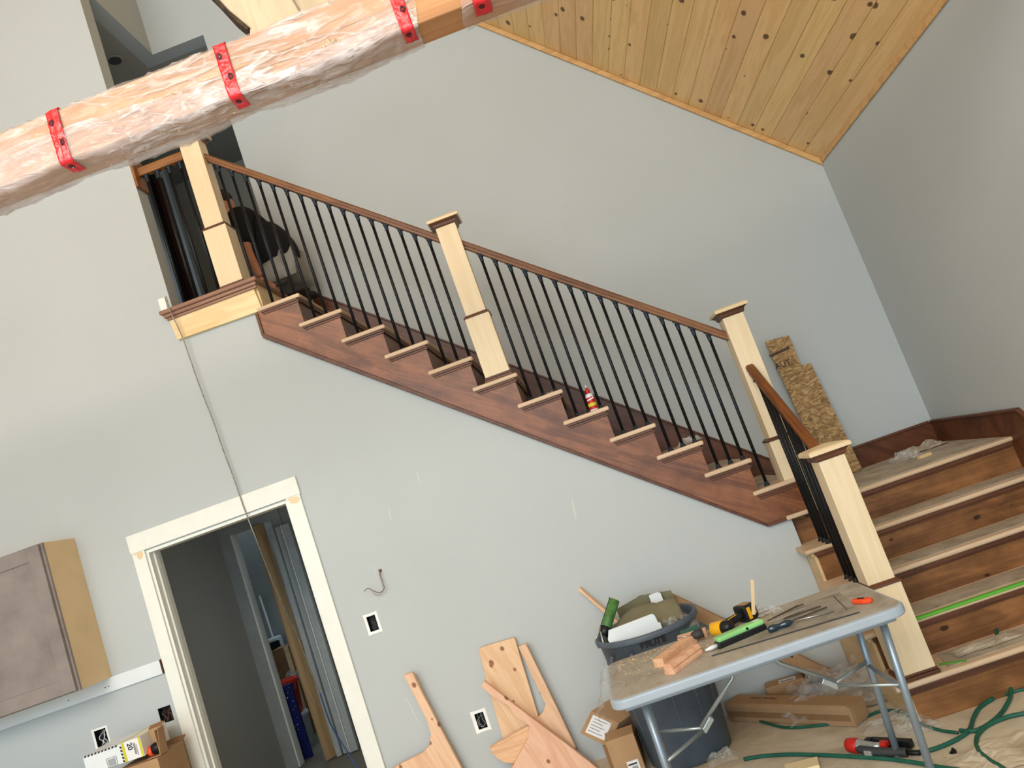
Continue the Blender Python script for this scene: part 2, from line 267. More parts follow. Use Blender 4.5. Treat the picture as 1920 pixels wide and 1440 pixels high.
# ================================================================== SETTING
def wall_poly(name, outer, holes, y0, y1, mat):
    b = bmesh.new(); edges = []
    for loop in [outer] + holes:
        vs = [b.verts.new((p[0], y0, p[1])) for p in loop]; edges += [b.edges.new((vs[i], vs[(i + 1) % len(vs)])) for i in range(len(vs))]
    bmesh.ops.triangle_fill(b, edges=edges, use_beauty=True)
    r = bmesh.ops.extrude_face_region(b, geom=list(b.faces)); bmesh.ops.translate(b, verts=[v for v in r['geom'] if isinstance(v, bmesh.types.BMVert)], vec=(0, y1 - y0, 0))
    bmesh.ops.recalc_face_normals(b, faces=b.faces); me = D.meshes.new(name); b.to_mesh(me); b.free(); me.materials.append(mat)
    o = D.objects.new(name, me); COL.objects.link(o); return st(o)
st(obj('floor', MB().box(-7, 1.6, -9, 0.02, -.1, 0), M['paper']), 'floor under dusty tan builder paper')
st(obj('floor', MB().box(-7, 1.6, 0.02, 5, -.1, 0), M['backfloor']))
def rect(cx, cz, w, h): return [(cx - w / 2, cz - h / 2), (cx + w / 2, cz - h / 2), (cx + w / 2, cz + h / 2), (cx - w / 2, cz + h / 2)]
XJ = -3.165
boxes = [(-2.510, 1.208, .062, .098), (-2.048, .436, .062, .098), (-3.972, 1.097, .088, .098), (-4.424, 1.093, .085, .105)]
zs = lambda x: .988 + (.013 - x) * .844       # underside of the sloping stringer
outer = [(-7, 0), (-3.81, 0), (-3.81, 2.13), (-2.80, 2.13), (-2.80, 0), (.165, 0), (.165, .9715), (.03, .983), (0, zs(0) + .08), (-2.60, zs(-2.60) + .08), (-2.60, 3.5), (XJ, 3.5), (XJ, 8.1), (-7, 4.3)]
wall_poly('wall_front', outer, [rect(*b) for b in boxes], 0, .14, M['wall'])
wall_poly('wall_back', [(-2.70, 0), (1.6, 0), (1.6, 3.35), (-3.0, 7.95), (XJ, 8.1), (XJ, 6.18), (-2.70, 6.18)], [], 1.05, 1.19, M['wall'])
st(obj('wall_right', MB().box(1.6, 1.75, -9, 1.19, 0, 3.4), M['wall']))
st(obj('wall_left', MB().box(-7.15, -7, -9, .14, 0, 4.4), M['wall']))
st(obj('wall_upper', MB().box(XJ - .12, XJ, .14, 1.19, 6.18, 8.1), M['wall']))
# upstairs hall
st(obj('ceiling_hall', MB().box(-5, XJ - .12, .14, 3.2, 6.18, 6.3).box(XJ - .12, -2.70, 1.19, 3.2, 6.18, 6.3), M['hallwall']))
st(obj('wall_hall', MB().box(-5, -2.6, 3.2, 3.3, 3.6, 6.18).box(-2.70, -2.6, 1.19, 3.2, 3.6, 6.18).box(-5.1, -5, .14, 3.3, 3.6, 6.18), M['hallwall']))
st(obj('floor_hall', MB().box(-5, -2.6, .02, 3.2, 3.40, 3.57).box(-5, -2.60, .02, 3.2, 3.57, 3.598), M['tpaper']))
dl = obj('downlight', MB().lathe([(.001, 0), (.05, 0), (.06, -.004), (.075, -.002), (.08, .0)], 20, c=(-3.45, .945, 6.178)), M['hallwall'], smooth=True)
tag(dl, 'small round recessed light in the dark upstairs hall ceiling', 'ceiling light'); sub('lens', MB().lathe([(.001, -.001), (.052, -.005), (.048, -.006), (.001, -.006)], 20, c=(-3.45, .945, 6.178)), M['dkgrey'], dl)
# room behind the doorway
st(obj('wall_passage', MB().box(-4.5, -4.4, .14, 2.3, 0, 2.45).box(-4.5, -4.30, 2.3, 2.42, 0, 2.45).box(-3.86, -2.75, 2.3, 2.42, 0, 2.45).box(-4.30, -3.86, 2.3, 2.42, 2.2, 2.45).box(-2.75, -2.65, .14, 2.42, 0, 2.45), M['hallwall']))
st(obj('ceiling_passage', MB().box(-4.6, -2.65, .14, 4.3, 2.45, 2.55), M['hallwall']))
st(obj('wall_bathroom', MB().box(-5.4, -2.65, 4.1, 4.2, 0, 2.45).box(-5.5, -5.4, 2.3, 4.1, 0, 2.45).box(-2.75, -2.65, 2.42, 4.1, 0, 2.45), M['drywallback']))
# second doorway casing
d2 = D.objects.new('door_2', None); COL.objects.link(d2); d2.location = (-4.1, 2.3, 0); d2['w'] = 1; st(d2, 'inner doorway with grey casing seen through the open doorway')
obj('casing', MB().box(-4.40, -4.29, 2.275, 2.3, 0, 2.2), M['drywallback'], d2, bevel=.003)
obj('casing', MB().box(-4.40, -3.77, 2.27, 2.3, 2.2, 2.31), M['drywallback'], d2, bevel=.003)
obj('door_stop', MB().box(-4.29, -4.272, 2.29, 2.40, 0, 2.2), M['white'], d2, bevel=.002)
obj('casing', MB().box(-3.87, -3.77, 2.275, 2.3, 0, 2.2), M['drywallback'], d2, bevel=.003)

# ceiling of pine boards
ce = D.objects.new('ceiling', None); COL.objects.link(ce); ce.location = (1.6, 1.05, 3.3); st(ce, 'sloping ceiling of knotty pine boards')
bw = .1379; bm_ = MB().prism([(-bw / 2 + .0006, .004), (-bw / 2 + .006, 0), (bw / 2 - .006, 0), (bw / 2 - .0006, .004), (bw / 2 - .0006, .018), (-bw / 2 + .0006, .018)], -10.0, 0, 'y')
me0 = None
for k in range(49):
    c = (k + .5) * bw; dx = -c / math.sqrt(2)
    if me0 is None: o = obj('ceiling_board', bm_, M['pine'], ce); me0 = o.data
    else: o = D.objects.new('ceiling_board', me0); COL.objects.link(o); o.parent = ce
    o.location = (dx, 0, -dx); o.rotation_euler = (0, math.radians(45), 0)
st(obj('ceiling_backing', MB().prism([(1.75, 3.18), (1.75, 3.5), (-3.2, 8.45), (-3.2, 8.13)], -9, 1.19), M['bark']))
st(obj('ceiling_left', MB().prism([(-3.2, 8.1), (-3.2, 8.4), (-7.3, 4.3), (-7.0, 4.3)], -9, 1.19), M['pinetrim']))
tr = obj('trim_1', MB().prism([(1.6, 3.245), (1.6, 3.30), (-3.0, 7.90), (-3.0, 7.845)], 1.022, 1.05), M['pinetrim'], bevel=.006); st(tr, 'pine moulding where boards meet the back wall')
tr = obj('trim_2', MB().box(1.586, 1.6, -9, 1.022, 3.265, 3.305), M['pinetrim'], bevel=.006); st(tr, 'pine moulding where boards meet the right wall')

# doorway casing
d1 = D.objects.new('door_1', None); COL.objects.link(d1); d1.location = (-3.3, 0, 0); d1['w'] = 1; st(d1, 'wide doorway with white flat casing and no door')
wf = D.objects['wall_front']; SM = wallpaint('light filler smear', 'c5c9c6')
for k, (a_, b_, w_) in enumerate((((781, 884), (789, 914), .006), ((728, 948), (734, 978), .006), ((1072, 935), (1080, 975), .012), ((702, 1060), (706, 1085), .004), ((760, 1305), (790, 1365), .006))):
    u, v = at(*a_, 'y', 0), at(*b_, 'y', 0); d_ = (v - u); n_ = Vector((-d_.z, 0, d_.x)).normalized() * w_
    obj('filler_smear', MB().prism([((u + n_ * c + d_ * t_).x, (u + n_ * c + d_ * t_).z) for c, t_ in ((-.5, .05), (.4, 0), (.9, .4), (.5, 1), (-.4, .95), (-.8, .5))], -.0006, 0), SM, wf)
hc = obj('head_casing', MB().box(-3.90, -2.70, -.022, 0, 2.137, 2.257), M['white'], d1, bevel=.002)
obj('side_casing', MB().box(-3.893, -3.806, -.018, 0, 0, 2.137), M['white'], d1, bevel=.002)
obj('side_casing', MB().box(-2.803, -2.706, -.018, 0, 0, 2.137), M['white'], d1, bevel=.002)
obj('jamb', MB().box(-3.81, -3.79, 0, .142, 0, 2.13), M['white'], d1, bevel=.002)
obj('jamb', MB().box(-2.82, -2.80, 0, .142, 0, 2.13), M['white'], d1, bevel=.002)
obj('jamb', MB().box(-3.79, -2.82, 0, .142, 2.11, 2.13), M['white'], d1, bevel=.002)
obj('door_stop', MB().box(-3.79, -3.78, .05, .09, 0, 2.11), M['white'], d1)
def blot(cx, cz, w, h, seed):
    pts = []
    for i in range(14):
        a = 2 * math.pi * i / 14; r = 1 + .35 * noise.noise(Vector((math.cos(a) * 1.3, math.sin(a) * 1.3, seed))); pts.append((cx + math.cos(a) * w * r, cz + math.sin(a) * h * r))
    return pts
obj('filler_patch', MB().prism(blot(-2.745, 2.11, .035, .022, 1), -.0186, -.0176).prism(blot(-2.77, 2.125, .025, .010, 4), -.0189, -.0178), M['stainpatch'], d1)
obj('filler_patch', MB().prism(blot(-3.84, 2.11, .022, .024, 2), -.0186, -.0176).prism(blot(-3.85, 2.128, .036, .008, 3), -.0189, -.0178), M['stainpatch'], d1)

# skirts
sk = lambda x: 1.264 + .8425 * (.41 - x)
b1 = obj('baseboard_back', MB().prism([(-2.50, 3.6), (-2.50, sk(-2.50) + .0), (.46, sk(.46)), (.46, 1.0), (.20, 1.0), (-2.3, 3.1)], 1.032, 1.05).box(.46, 1.6, 1.032, 1.05, 1.0, 1.150), M['skirt']); st(b1, 'dark stained skirt board climbing beside the stairs')
obj('cap_moulding', MB().prism([(-2.50, sk(-2.5)), (.46, sk(.46)), (.46, sk(.46) + .02), (-2.50, sk(-2.5) + .02)], 1.018, 1.05).box(.46, 1.568, 1.018, 1.05, 1.15, 1.168), M['stain'], b1, bevel=.004)
b2 = obj('baseboard_right', MB().prism([(1.032, .9), (1.032, 1.150), (-.16, 1.150), (-.16, .6)], 1.5825, 1.6, 'x').prism([(-.16, 1.150), (-1.02, .46), (-1.02, 0), (-.16, .6)], 1.5825, 1.6, 'x'), M['skirt']); st(b2, 'dark stained skirt board on the right wall')
obj('cap_moulding', MB().prism([(1.018, 1.150), (1.018, 1.168), (-.15, 1.168), (-.16, 1.150)], 1.568, 1.6, 'x').prism([(-.15, 1.168), (-1.02, .478), (-1.02, .46), (-.16, 1.150)], 1.568, 1.6, 'x'), M['stain'], b2, bevel=.004)

# ================================================================== STAIRS
RUN, LT = .2369, .3064
up = thing('upper_staircase', 'long upper staircase with red-brown stringer climbing left along the grey wall', 'staircase', (0, 0, 1.0))
tz = lambda i: 1.2 + .2 * (i - 1); nx = lambda i: .3064 - RUN * (i - 1); rx = lambda i: nx(i) - .030
def nosed(x0, x1, z, t=.028, n=5):
    """tread cross-section with a rounded nose towards +x"""
    r = t / 2; return [(x0, z - t), (x1 - r, z - t)] + [(x1 - r + r * math.cos(a), z - r + r * math.sin(a)) for a in [(-.5 + (k + 1) / (n + 1)) * math.pi for k in range(n)]] + [(x1 - r, z), (x0, z)]
for i in range(1, 13):
    t = obj('tread', MB().prism(nosed(rx(i) - RUN + .002 if i < 12 else -2.566, nx(i), tz(i)), .003, 1.03), M['nosey'], up)
    sub('return_nosing', MB().box(nx(i) - LT, nx(i) - .002, -.034, .003, tz(i) - .028, tz(i)), M['nose'], t, bevel=.010, seg=3)
    sub('tread_paper', MB().box(rx(i) - RUN + .004, nx(i) - .05, .20, 1.02, tz(i), tz(i) + .0015), M['tpaper'], t)
    m_ = obj('cove_moulding', MB().box(nx(i) - LT + .022, nx(i) - .014, -.030, -.0205, tz(i) - .043, tz(i) - .029).box(nx(i) - LT + .03, nx(i) - .02, -.026, -.0205, tz(i) - .058, tz(i) - .043)
             .box(rx(i) - .0, rx(i) + .014, -.03, 1.03, tz(i) - .050, tz(i) - .029), M['stain'], up, bevel=.004)
for i in range(1, 14):
    obj('riser', MB().box(rx(i) - .018, rx(i), .001, 1.03, tz(i) - .2 + (.001 if i > 1 else 0), tz(i) - .0285), M['ply'] if i == 13 else M['risery'], up)
pts = [(-2.618, zs(-2.618)), (.013, .988), (.148, .988), (.148, 1.0), (rx(1), 1.0)]
for i in range(1, 13): pts += [(rx(i), tz(i) - .0285), (rx(i + 1), tz(i) - .0285)]
pts = pts[:-1] + [(-2.618, tz(12) - .0285)]
obj('stringer', MB().prism(pts, -.02, .0), M['stringer'], up)
obj('stringer_moulding', MB().prism([(-2.626, zs(-2.618) - .012), (.013, .974), (.013, .996), (-2.612, zs(-2.618) + .014)], -.032, -.02), M['stain'], up, bevel=.004)
obj('stringer_moulding', MB().box(.013, .150, -.032, -.02, .974, .992), M['stain'], up, bevel=.004)
obj('stringer_moulding', MB().box(-2.627, -2.607, -.032, -.02, zs(-2.618), 3.365), M['stain'], up, bevel=.004)

lo = thing('lower_staircase', 'short wide lower staircase of brown risers with a landing at the right', 'staircase', (.9, -.5, 0))
ny = lambda k: .03 - .25 * k; kz = lambda k: 1.0 - .2 * k
def nosedy(y0, y1, z, t=.028, n=5):
    r = t / 2; return [(y0 + r, z - t)] + [(y0 + r - r * math.sin(a), z - r - r * math.cos(a)) for a in [(k + 1) / (n + 1) * math.pi for k in range(n)]] + [(y0 + r, z), (y1, z), (y1, z - t)]
for k in range(0, 5):
    y1 = ny(k) + .25 + .03 if k else 1.032
    x0 = .122
    if k == 0:
        t = obj('landing_deck', MB().prism(nosedy(ny(0), 1.032, 1.0), .33, 1.582, 'x').prism(nosedy(ny(0), 1.032, 1.0), .166, .33, 'x'), M['nose'], lo)
        sub('landing_nosing', MB().box(.132, .34, -.045, .004, .972, .999), M['nose'], t, bevel=.01, seg=3)
    else:
        t = obj('tread', MB().prism(nosedy(ny(k), y1, kz(k)), x0, 1.582, 'x'), M['nose'], lo)
    pz = kz(k) + .0005
    a, b_ = (ny(k) + .045, y1 - .03)
    if k == 0: a, b_ = .07, 1.02
    wob = random.Random(k)
    edge = [(.40 + .02 * wob.random(), a + .01 * wob.random())] + [(.40 + j * .168, a + .02 * wob.random()) for j in range(1, 7)] + [(1.565, a), (1.565, b_), (.42 + .03 * wob.random(), b_)]
    sub('tread_paper', MB().prism(edge, kz(k) + .0002, kz(k) + .003, 'z'), M['tpaper'], t)
    xs = .185 if k else .27
    obj('riser', MB().box(xs if k else .168, 1.582, ny(k) + .03, ny(k) + .048, kz(k) - .2 if k < 4 else 0, kz(k) - .0285), M['riser'], lo)
    obj('cove_moulding', MB().box(xs - .012, 1.582, ny(k) + .014, ny(k) + .03, kz(k) - .052, kz(k) - .0285).box(xs - .006, 1.582, ny(k) + .02, ny(k) + .03, kz(k) - .062, kz(k) - .052), M['stain'], lo, bevel=.004)
    if k == 3: tapeo = sub('masking_tape', MB().box(.33, 1.58, ny(3) - .0012, ny(3) + .03, kz(3) - .016, kz(3) + .0018), M['gtape'], t, bevel=.006)
    if k == 4: sub('masking_tape', MB().prism([(.385, ny(4) + .10), (.395, ny(4) + .12), (.50, ny(4) + .05), (.49, ny(4) + .035)], kz(4) + .003, kz(4) + .005, 'z'), M['gtape'], t)
poly = [(.0, 0), (0, .97)]
for k in range(1, 5): poly += [(ny(k - 1) + .03, kz(k) - .0285)] if k > 1 else [(0, .7715)]; poly += [(ny(k) + .03, kz(k) - .0285)]
poly = [(-.0, 0), (-.0, .7715), (ny(1) + .03, .7715), (ny(1) + .03, .5715), (ny(2) + .03, .5715), (ny(2) + .03, .3715), (ny(3) + .03, .3715), (ny(3) + .03, .1715), (ny(4) + .03, .1715), (ny(4) + .03, 0)]
obj('side_panel', MB().prism(poly, .166, .184, 'x'), M['mapley'], lo)
for k in range(1, 5): obj('side_moulding', MB().box(.152, .166, ny(k) + .02, ny(k) + .27, kz(k) - .05, kz(k) - .0285), M['mapley'], lo, bevel=.004)

# upper floor edge
uf = thing('floor_edge', 'pale plywood fascia with brown nosing at the edge of the upper floor', 'fascia', (-2.9, 0, 3.4))
obj('fascia_board', MB().prism(P2([(312, 588), (333, 637), (492, 581), (470, 528)], -.03), -.03, -.0), M['ply'], uf)
obj('edge_nosing', MB().box(-3.235, -2.535, -.075, .02, 3.572, 3.602), M['edge'], uf, bevel=.012, seg=3)
obj('edge_nosing', MB().prism(nosed(-2.60, -2.535, 3.602, .03), .02, 1.03), M['edge'], uf)
obj('edge_moulding', MB().box(-3.215, -2.55, -.058, -.03, 3.548, 3.572).box(-3.205, -2.555, -.045, -.03, 3.53, 3.548), M['edge'], uf, bevel=.005)
obj('corner_block', MB().box(-3.235, -3.185, -.03, 0, 3.60, 3.70), M['white'], uf, bevel=.004)

# ================================================================== NEWELS
def newel(label, cx, cy, z0, hb, ht, foot=None, shoe=True):
    t = thing('newel_post', label, 'newel post', (cx, cy, z0 if foot is None else foot), group=None, world=False)
    z00 = 0 if foot is None else z0 - foot
    bz = 0 if foot is None else 0
    B, SH = .0825, .068
    obj('base', MB().box(-B, B, -B, B, bz + (.03 if shoe else 0), z00 + hb), M['maple'], t, bevel=.002)
    obj('shaft', MB().box(-SH, SH, -SH, SH, z00 + hb + .018, z00 + ht - .04), M['maple'], t, bevel=.002)
    obj('band', MB().add([Vector((sx * r, sy * r, z)) for z, r in ((z00 + hb, B + .006), (z00 + hb + .010, B + .004), (z00 + hb + .022, SH + .003)) for sx, sy in ((-1, -1), (1, -1), (1, 1), (-1, 1))],
        [(0, 1, 2, 3)] + [(r * 4 + j, r * 4 + (j + 1) % 4, r * 4 + 4 + (j + 1) % 4, r * 4 + 4 + j) for r in (0, 1) for j in range(4)] + [(8, 9, 10, 11)]), M['stain'], t, bevel=.002)
    z = z00 + ht
    obj('cap_moulding', MB().add([Vector((sx * r, sy * r, zz)) for zz, r in ((z - .058, SH + .004), (z - .05, SH + .010), (z - .036, SH + .013), (z - .022, SH + .030)) for sx, sy in ((-1, -1), (1, -1), (1, 1), (-1, 1))],
        [(0, 1, 2, 3)] + [(r * 4 + j, r * 4 + (j + 1) % 4, r * 4 + 4 + (j + 1) % 4, r * 4 + 4 + j) for r in range(3) for j in range(4)] + [(12, 13, 14, 15)]), M['stain'], t)
    obj('cap', MB().add([Vector((sx * r, sy * r, zz)) for zz, r in ((z - .022, SH + .040), (z - .004, SH + .040), (z + .004, SH + .030), (z + .016, .02)) for sx, sy in ((-1, -1), (1, -1), (1, 1), (-1, 1))],
        [(0, 1, 2, 3)] + [(r * 4 + j, r * 4 + (j + 1) % 4, r * 4 + 4 + (j + 1) % 4, r * 4 + 4 + j) for r in range(3) for j in range(4)] + [(12, 13, 14, 15)]), M['maplex'], t, bevel=.002)
    if shoe: obj('shoe_moulding', MB().box(-B - .012, B + .012, -B - .012, B + .012, 0, .018).box(-B - .006, B + .006, -B - .006, B + .006, .018, .032), M['stain'], t, bevel=.004)
    return t
newel('pale square newel post at the upper floor edge, its top behind the wrapped beam', -2.725, .075, 3.602, .445, 1.17)
newel('pale square newel post halfway up the long flight of stairs', -1.237, .07, 2.4, .44, 1.145)
newel('pale square newel post beside the landing, behind the short lower handrail', .292, .07, 1.2, .25, 1.13, foot=1.001, shoe=False)
newel('pale square newel post nearest the camera, on the bottom step', .262, -.862, .2, .455, 1.175)

# ================================================================== RAILINGS
def rail_prof(w=.028, h=.062):   # (side, up) from the top centre
    return [(-w * .82, -h), (w * .82, -h), (w * .82, -h * .72), (w, -h * .55), (w, -h * .16), (w * .7, 0), (-w * .7, 0), (-w, -h * .16), (-w, -h * .55), (-w * .82, -h * .72)]
def rail_mb(a, b, side):
    a, b, side = Vector(a), Vector(b), Vector(side).normalized(); vs = []
    for p in (a, b): vs += [p + side * s_ + Vector((0, 0, u)) for s_, u in rail_prof()]
    n = 10; return MB().add(vs, [tuple(range(n)), tuple(range(2 * n - 1, n - 1, -1))] + [(i, (i + 1) % n, n + (i + 1) % n, n + i) for i in range(n)])
def baluster(parent, x, y, zb, zt, tilt, ax='x'):
    """a round bar between a tread and the rail underside, with its foot and angled head"""
    o = obj('baluster', MB().tube([(x, y, zb + .004), (x, y, zt - .02)], .0102, 10), M['black'], parent, smooth=True)
    sub('foot_collar', MB().lathe([(.020, 0), (.020, .004), (.0135, .010), (.0125, .022), (.009, .028)], 12, c=(x, y, zb)), M['iron'] if ax == 'x' else M['black'], o, smooth=True)
    mt = Matrix.Translation((x, y, zt)) @ (Matrix.Rotation(tilt, 4, 'Y') if ax == 'x' else Matrix.Rotation(tilt, 4, 'X'))
    sub('head_collar', MB().box(-.026, .026, -.0125, .0125, -.006, .001, mt).lathe([(.0105, -.052), (.0125, -.046), (.0135, -.02), (.017, -.004)], 12, c=(x, y, zt)), M['iron'] if ax == 'x' else M['black'], o, bevel=.0015)
def tread_top(x):
    i = int(math.floor((.3064 - x) / RUN)) + 1; return tz(max(1, min(i, 12)))
SL = .8446; rtop = lambda x: 2.192 + SL * (.23 - x); T = math.atan(SL)
def upper_run(label, x0, x1, xs, off):
    t = thing('stair_railing', label, 'railing', ((x0 + x1) / 2, .07, tread_top((x0 + x1) / 2)))
    obj('handrail', rail_mb((x0, .07, rtop(x0) + off), (x1, .07, rtop(x1) + off), (0, 1, 0)), M['rail'], t, bevel=.003)
    for x in xs: baluster(t, x, .07, tread_top(x), rtop(x) + off - .063, T)
upper_run('stair railing of black bars from middle newel down to landing newel', -1.172, .226, [.118 - .0803 * k for k in range(16)], .0)
upper_run('stair railing of black bars from top newel down to middle newel', -2.66, -1.303, [-1.377 - .0815 * k for k in range(16)], -.022)
t = thing('level_railing', 'short level railing at the upper floor between wall and top newel', 'railing', (-2.95, .07, 3.6))
obj('handrail', rail_mb((-3.145, .07, 4.683), (-2.79, .07, 4.683), (0, 1, 0)), M['railx'], t, bevel=.003)
obj('wall_plate', MB().box(-3.163, -3.143, -.01, .15, 4.52, 4.76), M['railx'], t, bevel=.004)
for x in (-3.105, -3.02, -2.935, -2.85): baluster(t, x, .07, 3.602, 4.62, 0)
t = thing('lower_railing', 'short steep railing with black bars beside the lower steps', 'railing', (.28, -.4, .6))
rz = lambda y: 1.945 + .80 * y * 1.0
obj('handrail', rail_mb((.272, .0, rz(0)), (.272, -.80, rz(-.80)), (1, 0, 0)), M['raily'], t, bevel=.003)
for y, z in [(-.055, .8), (-.13, .8), (-.205, .8), (-.30, .6), (-.375, .6), (-.45, .6), (-.545, .4), (-.62, .4), (-.695, .4)]: baluster(t, .272, y, z, rz(y) - .063, -math.atan(.8), 'y')

# ================================================================== WRAPPED BEAM
BY0, BY1, BZ0, BZ1 = -2.50, -2.364, 3.3015, 3.491
beam = thing('wrapped_beam', 'long timber beam wrapped in clear plastic and red tape across the top left', 'beam', (-1.9, -2.43, BZ0))
obj('timber', MB().box(-6.9, 1.6, BY0, BY1, BZ0, BZ1), M['timber'], beam, bevel=.006)
obj('spacer', MB().box(-6.9, -0.924, BY0 - .003, BY0, BZ0 + .088, BZ1 - .002), M['timber'], beam)
tapes = [(-2.2595, .048, 0), (-1.6138, .045, 0), (-0.9716, .045, 0), (-0.6998, .06, 0)]
def wrap(x, t, grow=0):
    """a point on the loose sheeting round the beam: t runs round the section, 0..1"""
    hy, hz = (BY1 - BY0) / 2, (BZ1 - BZ0) / 2; cy, cz = (BY0 + BY1) / 2, (BZ0 + BZ1) / 2
    per = 4 * (hy + hz); s = (t % 1) * per
    if s < 2 * hz: p = (-hy, hz - s); n = (-1, 0)                       # front face, downwards
    elif s < 2 * hz + 2 * hy: s -= 2 * hz; p = (-hy + s, -hz); n = (0, -1)
    elif s < 4 * hz + 2 * hy: s -= 2 * hz + 2 * hy; p = (hy, -hz + s); n = (1, 0)
    else: s -= 4 * hz + 2 * hy; p = (hy - s, hz); n = (0, 1)
    r = Vector((p[0], p[1])); rn = (r.normalized() * .6 + Vector(n)).normalized()
    near = min(abs(x - a) for a, _, _ in tapes); loose = min(1, max(0, near - .02) / .15)
    q = Vector((x * 3.8 + t * 3.2, t * 6.0 - x * 3.5, 0))
    k = min(tapes, key=lambda w: abs(x - w[0]))[0]; ray = math.atan2(t - .16, (x - k) * 1.3)
    d = noise.noise(q) * .5 + .45 * (1 - abs(noise.noise(q * 1.7 + Vector((7, 3, 1)))) * 2.2) + (1 - loose) * .5 * (1 - abs(noise.noise(Vector((ray * 5, k, 2)))) * 3) + .25 * max(0, 1 - abs(noise.noise(Vector((x * 10 + t * 10, t * 13 - x * 9, 5)))) * 7)
    off = .0035 + (.005 + .011 * loose) * max(0, d) + grow
    sag = 0
    if p[1] < 0: sag = loose * (.008 + .020 * max(0, noise.noise(Vector((x * 2.5, 9, 2))) + .35)) * (-p[1] / hz)
    return Vector((x, cy + p[0] + rn.x * off, cz + p[1] + rn.y * off - sag))
def wrapsheet(x0, x1, dx, n=64):
    m = MB(); k = int((x1 - x0) / dx); vs = []
    for i in range(k + 1):
        x = x0 + (x1 - x0) * i / k
        for j in range(n):
            sl = .014 * math.sin(j / n * 12) if i in (0, k) else 0
            vs.append(wrap(x + sl, j / n))
    return m.add(vs, [(i * n + j, i * n + (j + 1) % n, (i + 1) * n + (j + 1) % n, (i + 1) * n + j) for i in range(k) for j in range(n)])
obj('plastic_sheeting', wrapsheet(-3.8259, -0.9274, .0075), M['film'], beam, smooth=True)
def outer(u, v):
    x = -3.8259 + 2.8883 * u; e = .17 + .05 * math.sin(x * 3.4) + .03 * noise.noise(Vector((x * 4.4, 3, 3))); return wrap(x, e + v * (.56 - e), .003 + .003 * (1 - abs(noise.noise(Vector((x * 11, v * 5 + x * 4, 11)))) * 2))
obj('outer_sheeting', MB().sheet(outer, 340, 30), M['film2'], beam, smooth=True)
obj('plastic_sheeting', wrapsheet(-0.7677, 1.59, .02, 40), M['film'], beam, smooth=True)
for q, (xc, w, tw) in enumerate(tapes):
    def fn(u, v, xc=xc, w=w, tw=tw):
        tt = -.06 + v * .46; x = xc - w / 2 + u * w - tw * (tt - .15) * .0; return wrap(x, tt, .0065)
    o = obj('tape_band', MB().sheet(fn, 8, 60), M['tape'], beam, smooth=True, solid=.001)
    for sp in ((.07, -.3), (.19, .25), (.33, -.1)):
        def fo(u, v, xc=xc, w=w, sp=sp):
            a = u * 2 * math.pi; r = .25 + .75 * v; return wrap(xc + sp[1] * w * .7 + math.cos(a) * .0105 * r, sp[0] + math.sin(a) * .019 * r, .0080)
        sub('printed_oval', MB().sheet(fo, 16, 2), M['tapeink'], o)
m = MB()
rg = random.Random(3)
for (x, sx, cnt) in ((-1.9366, .034, 7), (-1.8551, .08, 22), (-1.8211, .13, 12), (-1.325, .11, 26), (-1.257, .014, 3), (-1.2163, .014, 3), (-1.6852, .034, 6), (-2.0726, .10, 8)):
    for _ in range(cnt):
        r = rg.uniform(.002, .007); c = Vector((x + rg.gauss(0, sx), rg.uniform(BY0, BY1), BZ0 - r - .008 * rg.random() - .004))
        if x > -1.2774: c = Vector((x + rg.gauss(0, sx), BY0 - .012, BZ0 + .035 + rg.random() * .02)); r *= 1.6
        vs = [c + Vector((rg.gauss(0, 1), rg.gauss(0, 1), rg.gauss(0, 1))).normalized() * r for _ in range(6)]
        m.add(vs, [(0, 1, 2), (0, 2, 3), (0, 3, 4), (5, 1, 2), (5, 3, 4), (1, 4, 5), (0, 1, 4)])
fo = obj('foam_crumbs', m, M['foam'], beam); fo['kind'] = 'stuff'
# timber slabs rising from the beam
pp = P2([(330, -75), (405, -3), (440, 35), (478, 68), (478, 110), (585, 60), (565, 26), (505, -75)], -2.432)
sl = obj('live_edge_slab', MB().prism(pp, -2.48, -2.385), M['slab'], bevel=.006); tag(sl, 'pale knotty timber slab with a bark edge rising above the wrapped beam', 'timber slab')
sub('bark_edge', MB().prism(P2([(324, -75), (399, -1), (434, 37), (474, 71), (480, 67), (440, 34), (405, -4), (332, -75)], -2.432), -2.487, -2.378), M['bark'], sl)
pp = P2([(508, -75), (567, 26), (583, 55), (720, 0), (700, -75)], -2.432)
sl = obj('timber_brace', MB().prism(pp, -2.466, -2.398), M['slab'], bevel=.004); tag(sl, 'yellowish timber right of the bark edged slab above the beam', 'timber')
#STAIRS_END
# ================================================================== UPSTAIRS HALL
w3 = D.objects.new('door_3', None); COL.objects.link(w3); w3.location = (-4.1, 2.2, 3.6); w3['w'] = 1; st(w3, 'dark stained door standing open in the upstairs hall, pale room beyond')
a = at(285, 345, 'y', 2.2).x; b = at(303, 345, 'y', 2.2).x
obj('door_leaf', MB().box(a + .04, b + .03, 2.16, 2.2, 3.6, 5.75), M['darkdoor'], w3, bevel=.003)
obj('door_frame', MB().box(a - .01, a + .035, 2.15, 2.26, 3.6, 5.85), M['black'], w3, bevel=.003)
st(obj('wall_bedroom', MB().box(-5, a - .01, 2.6, 2.68, 4.35, 6.18), plain('daylight tinted wall', 'b8c8d4', .7)))  # bluish daylight on this wall is put into its colour
bx = obj('hall_box', MB().prism([(at(322, 530, 'y', 1.4).x - .1, 3.6), (at(352, 560, 'y', 1.4).x, 3.6), (at(338, 545, 'y', 1.4).x, 3.83), (at(312, 500, 'y', 1.4).x, 4.12), (at(300, 490, 'y', 1.4).x - .1, 4.12)], 1.3, 1.42), M['card']); tag(bx, 'tall brown cardboard box in the dark upstairs hall behind the level railing', 'box')
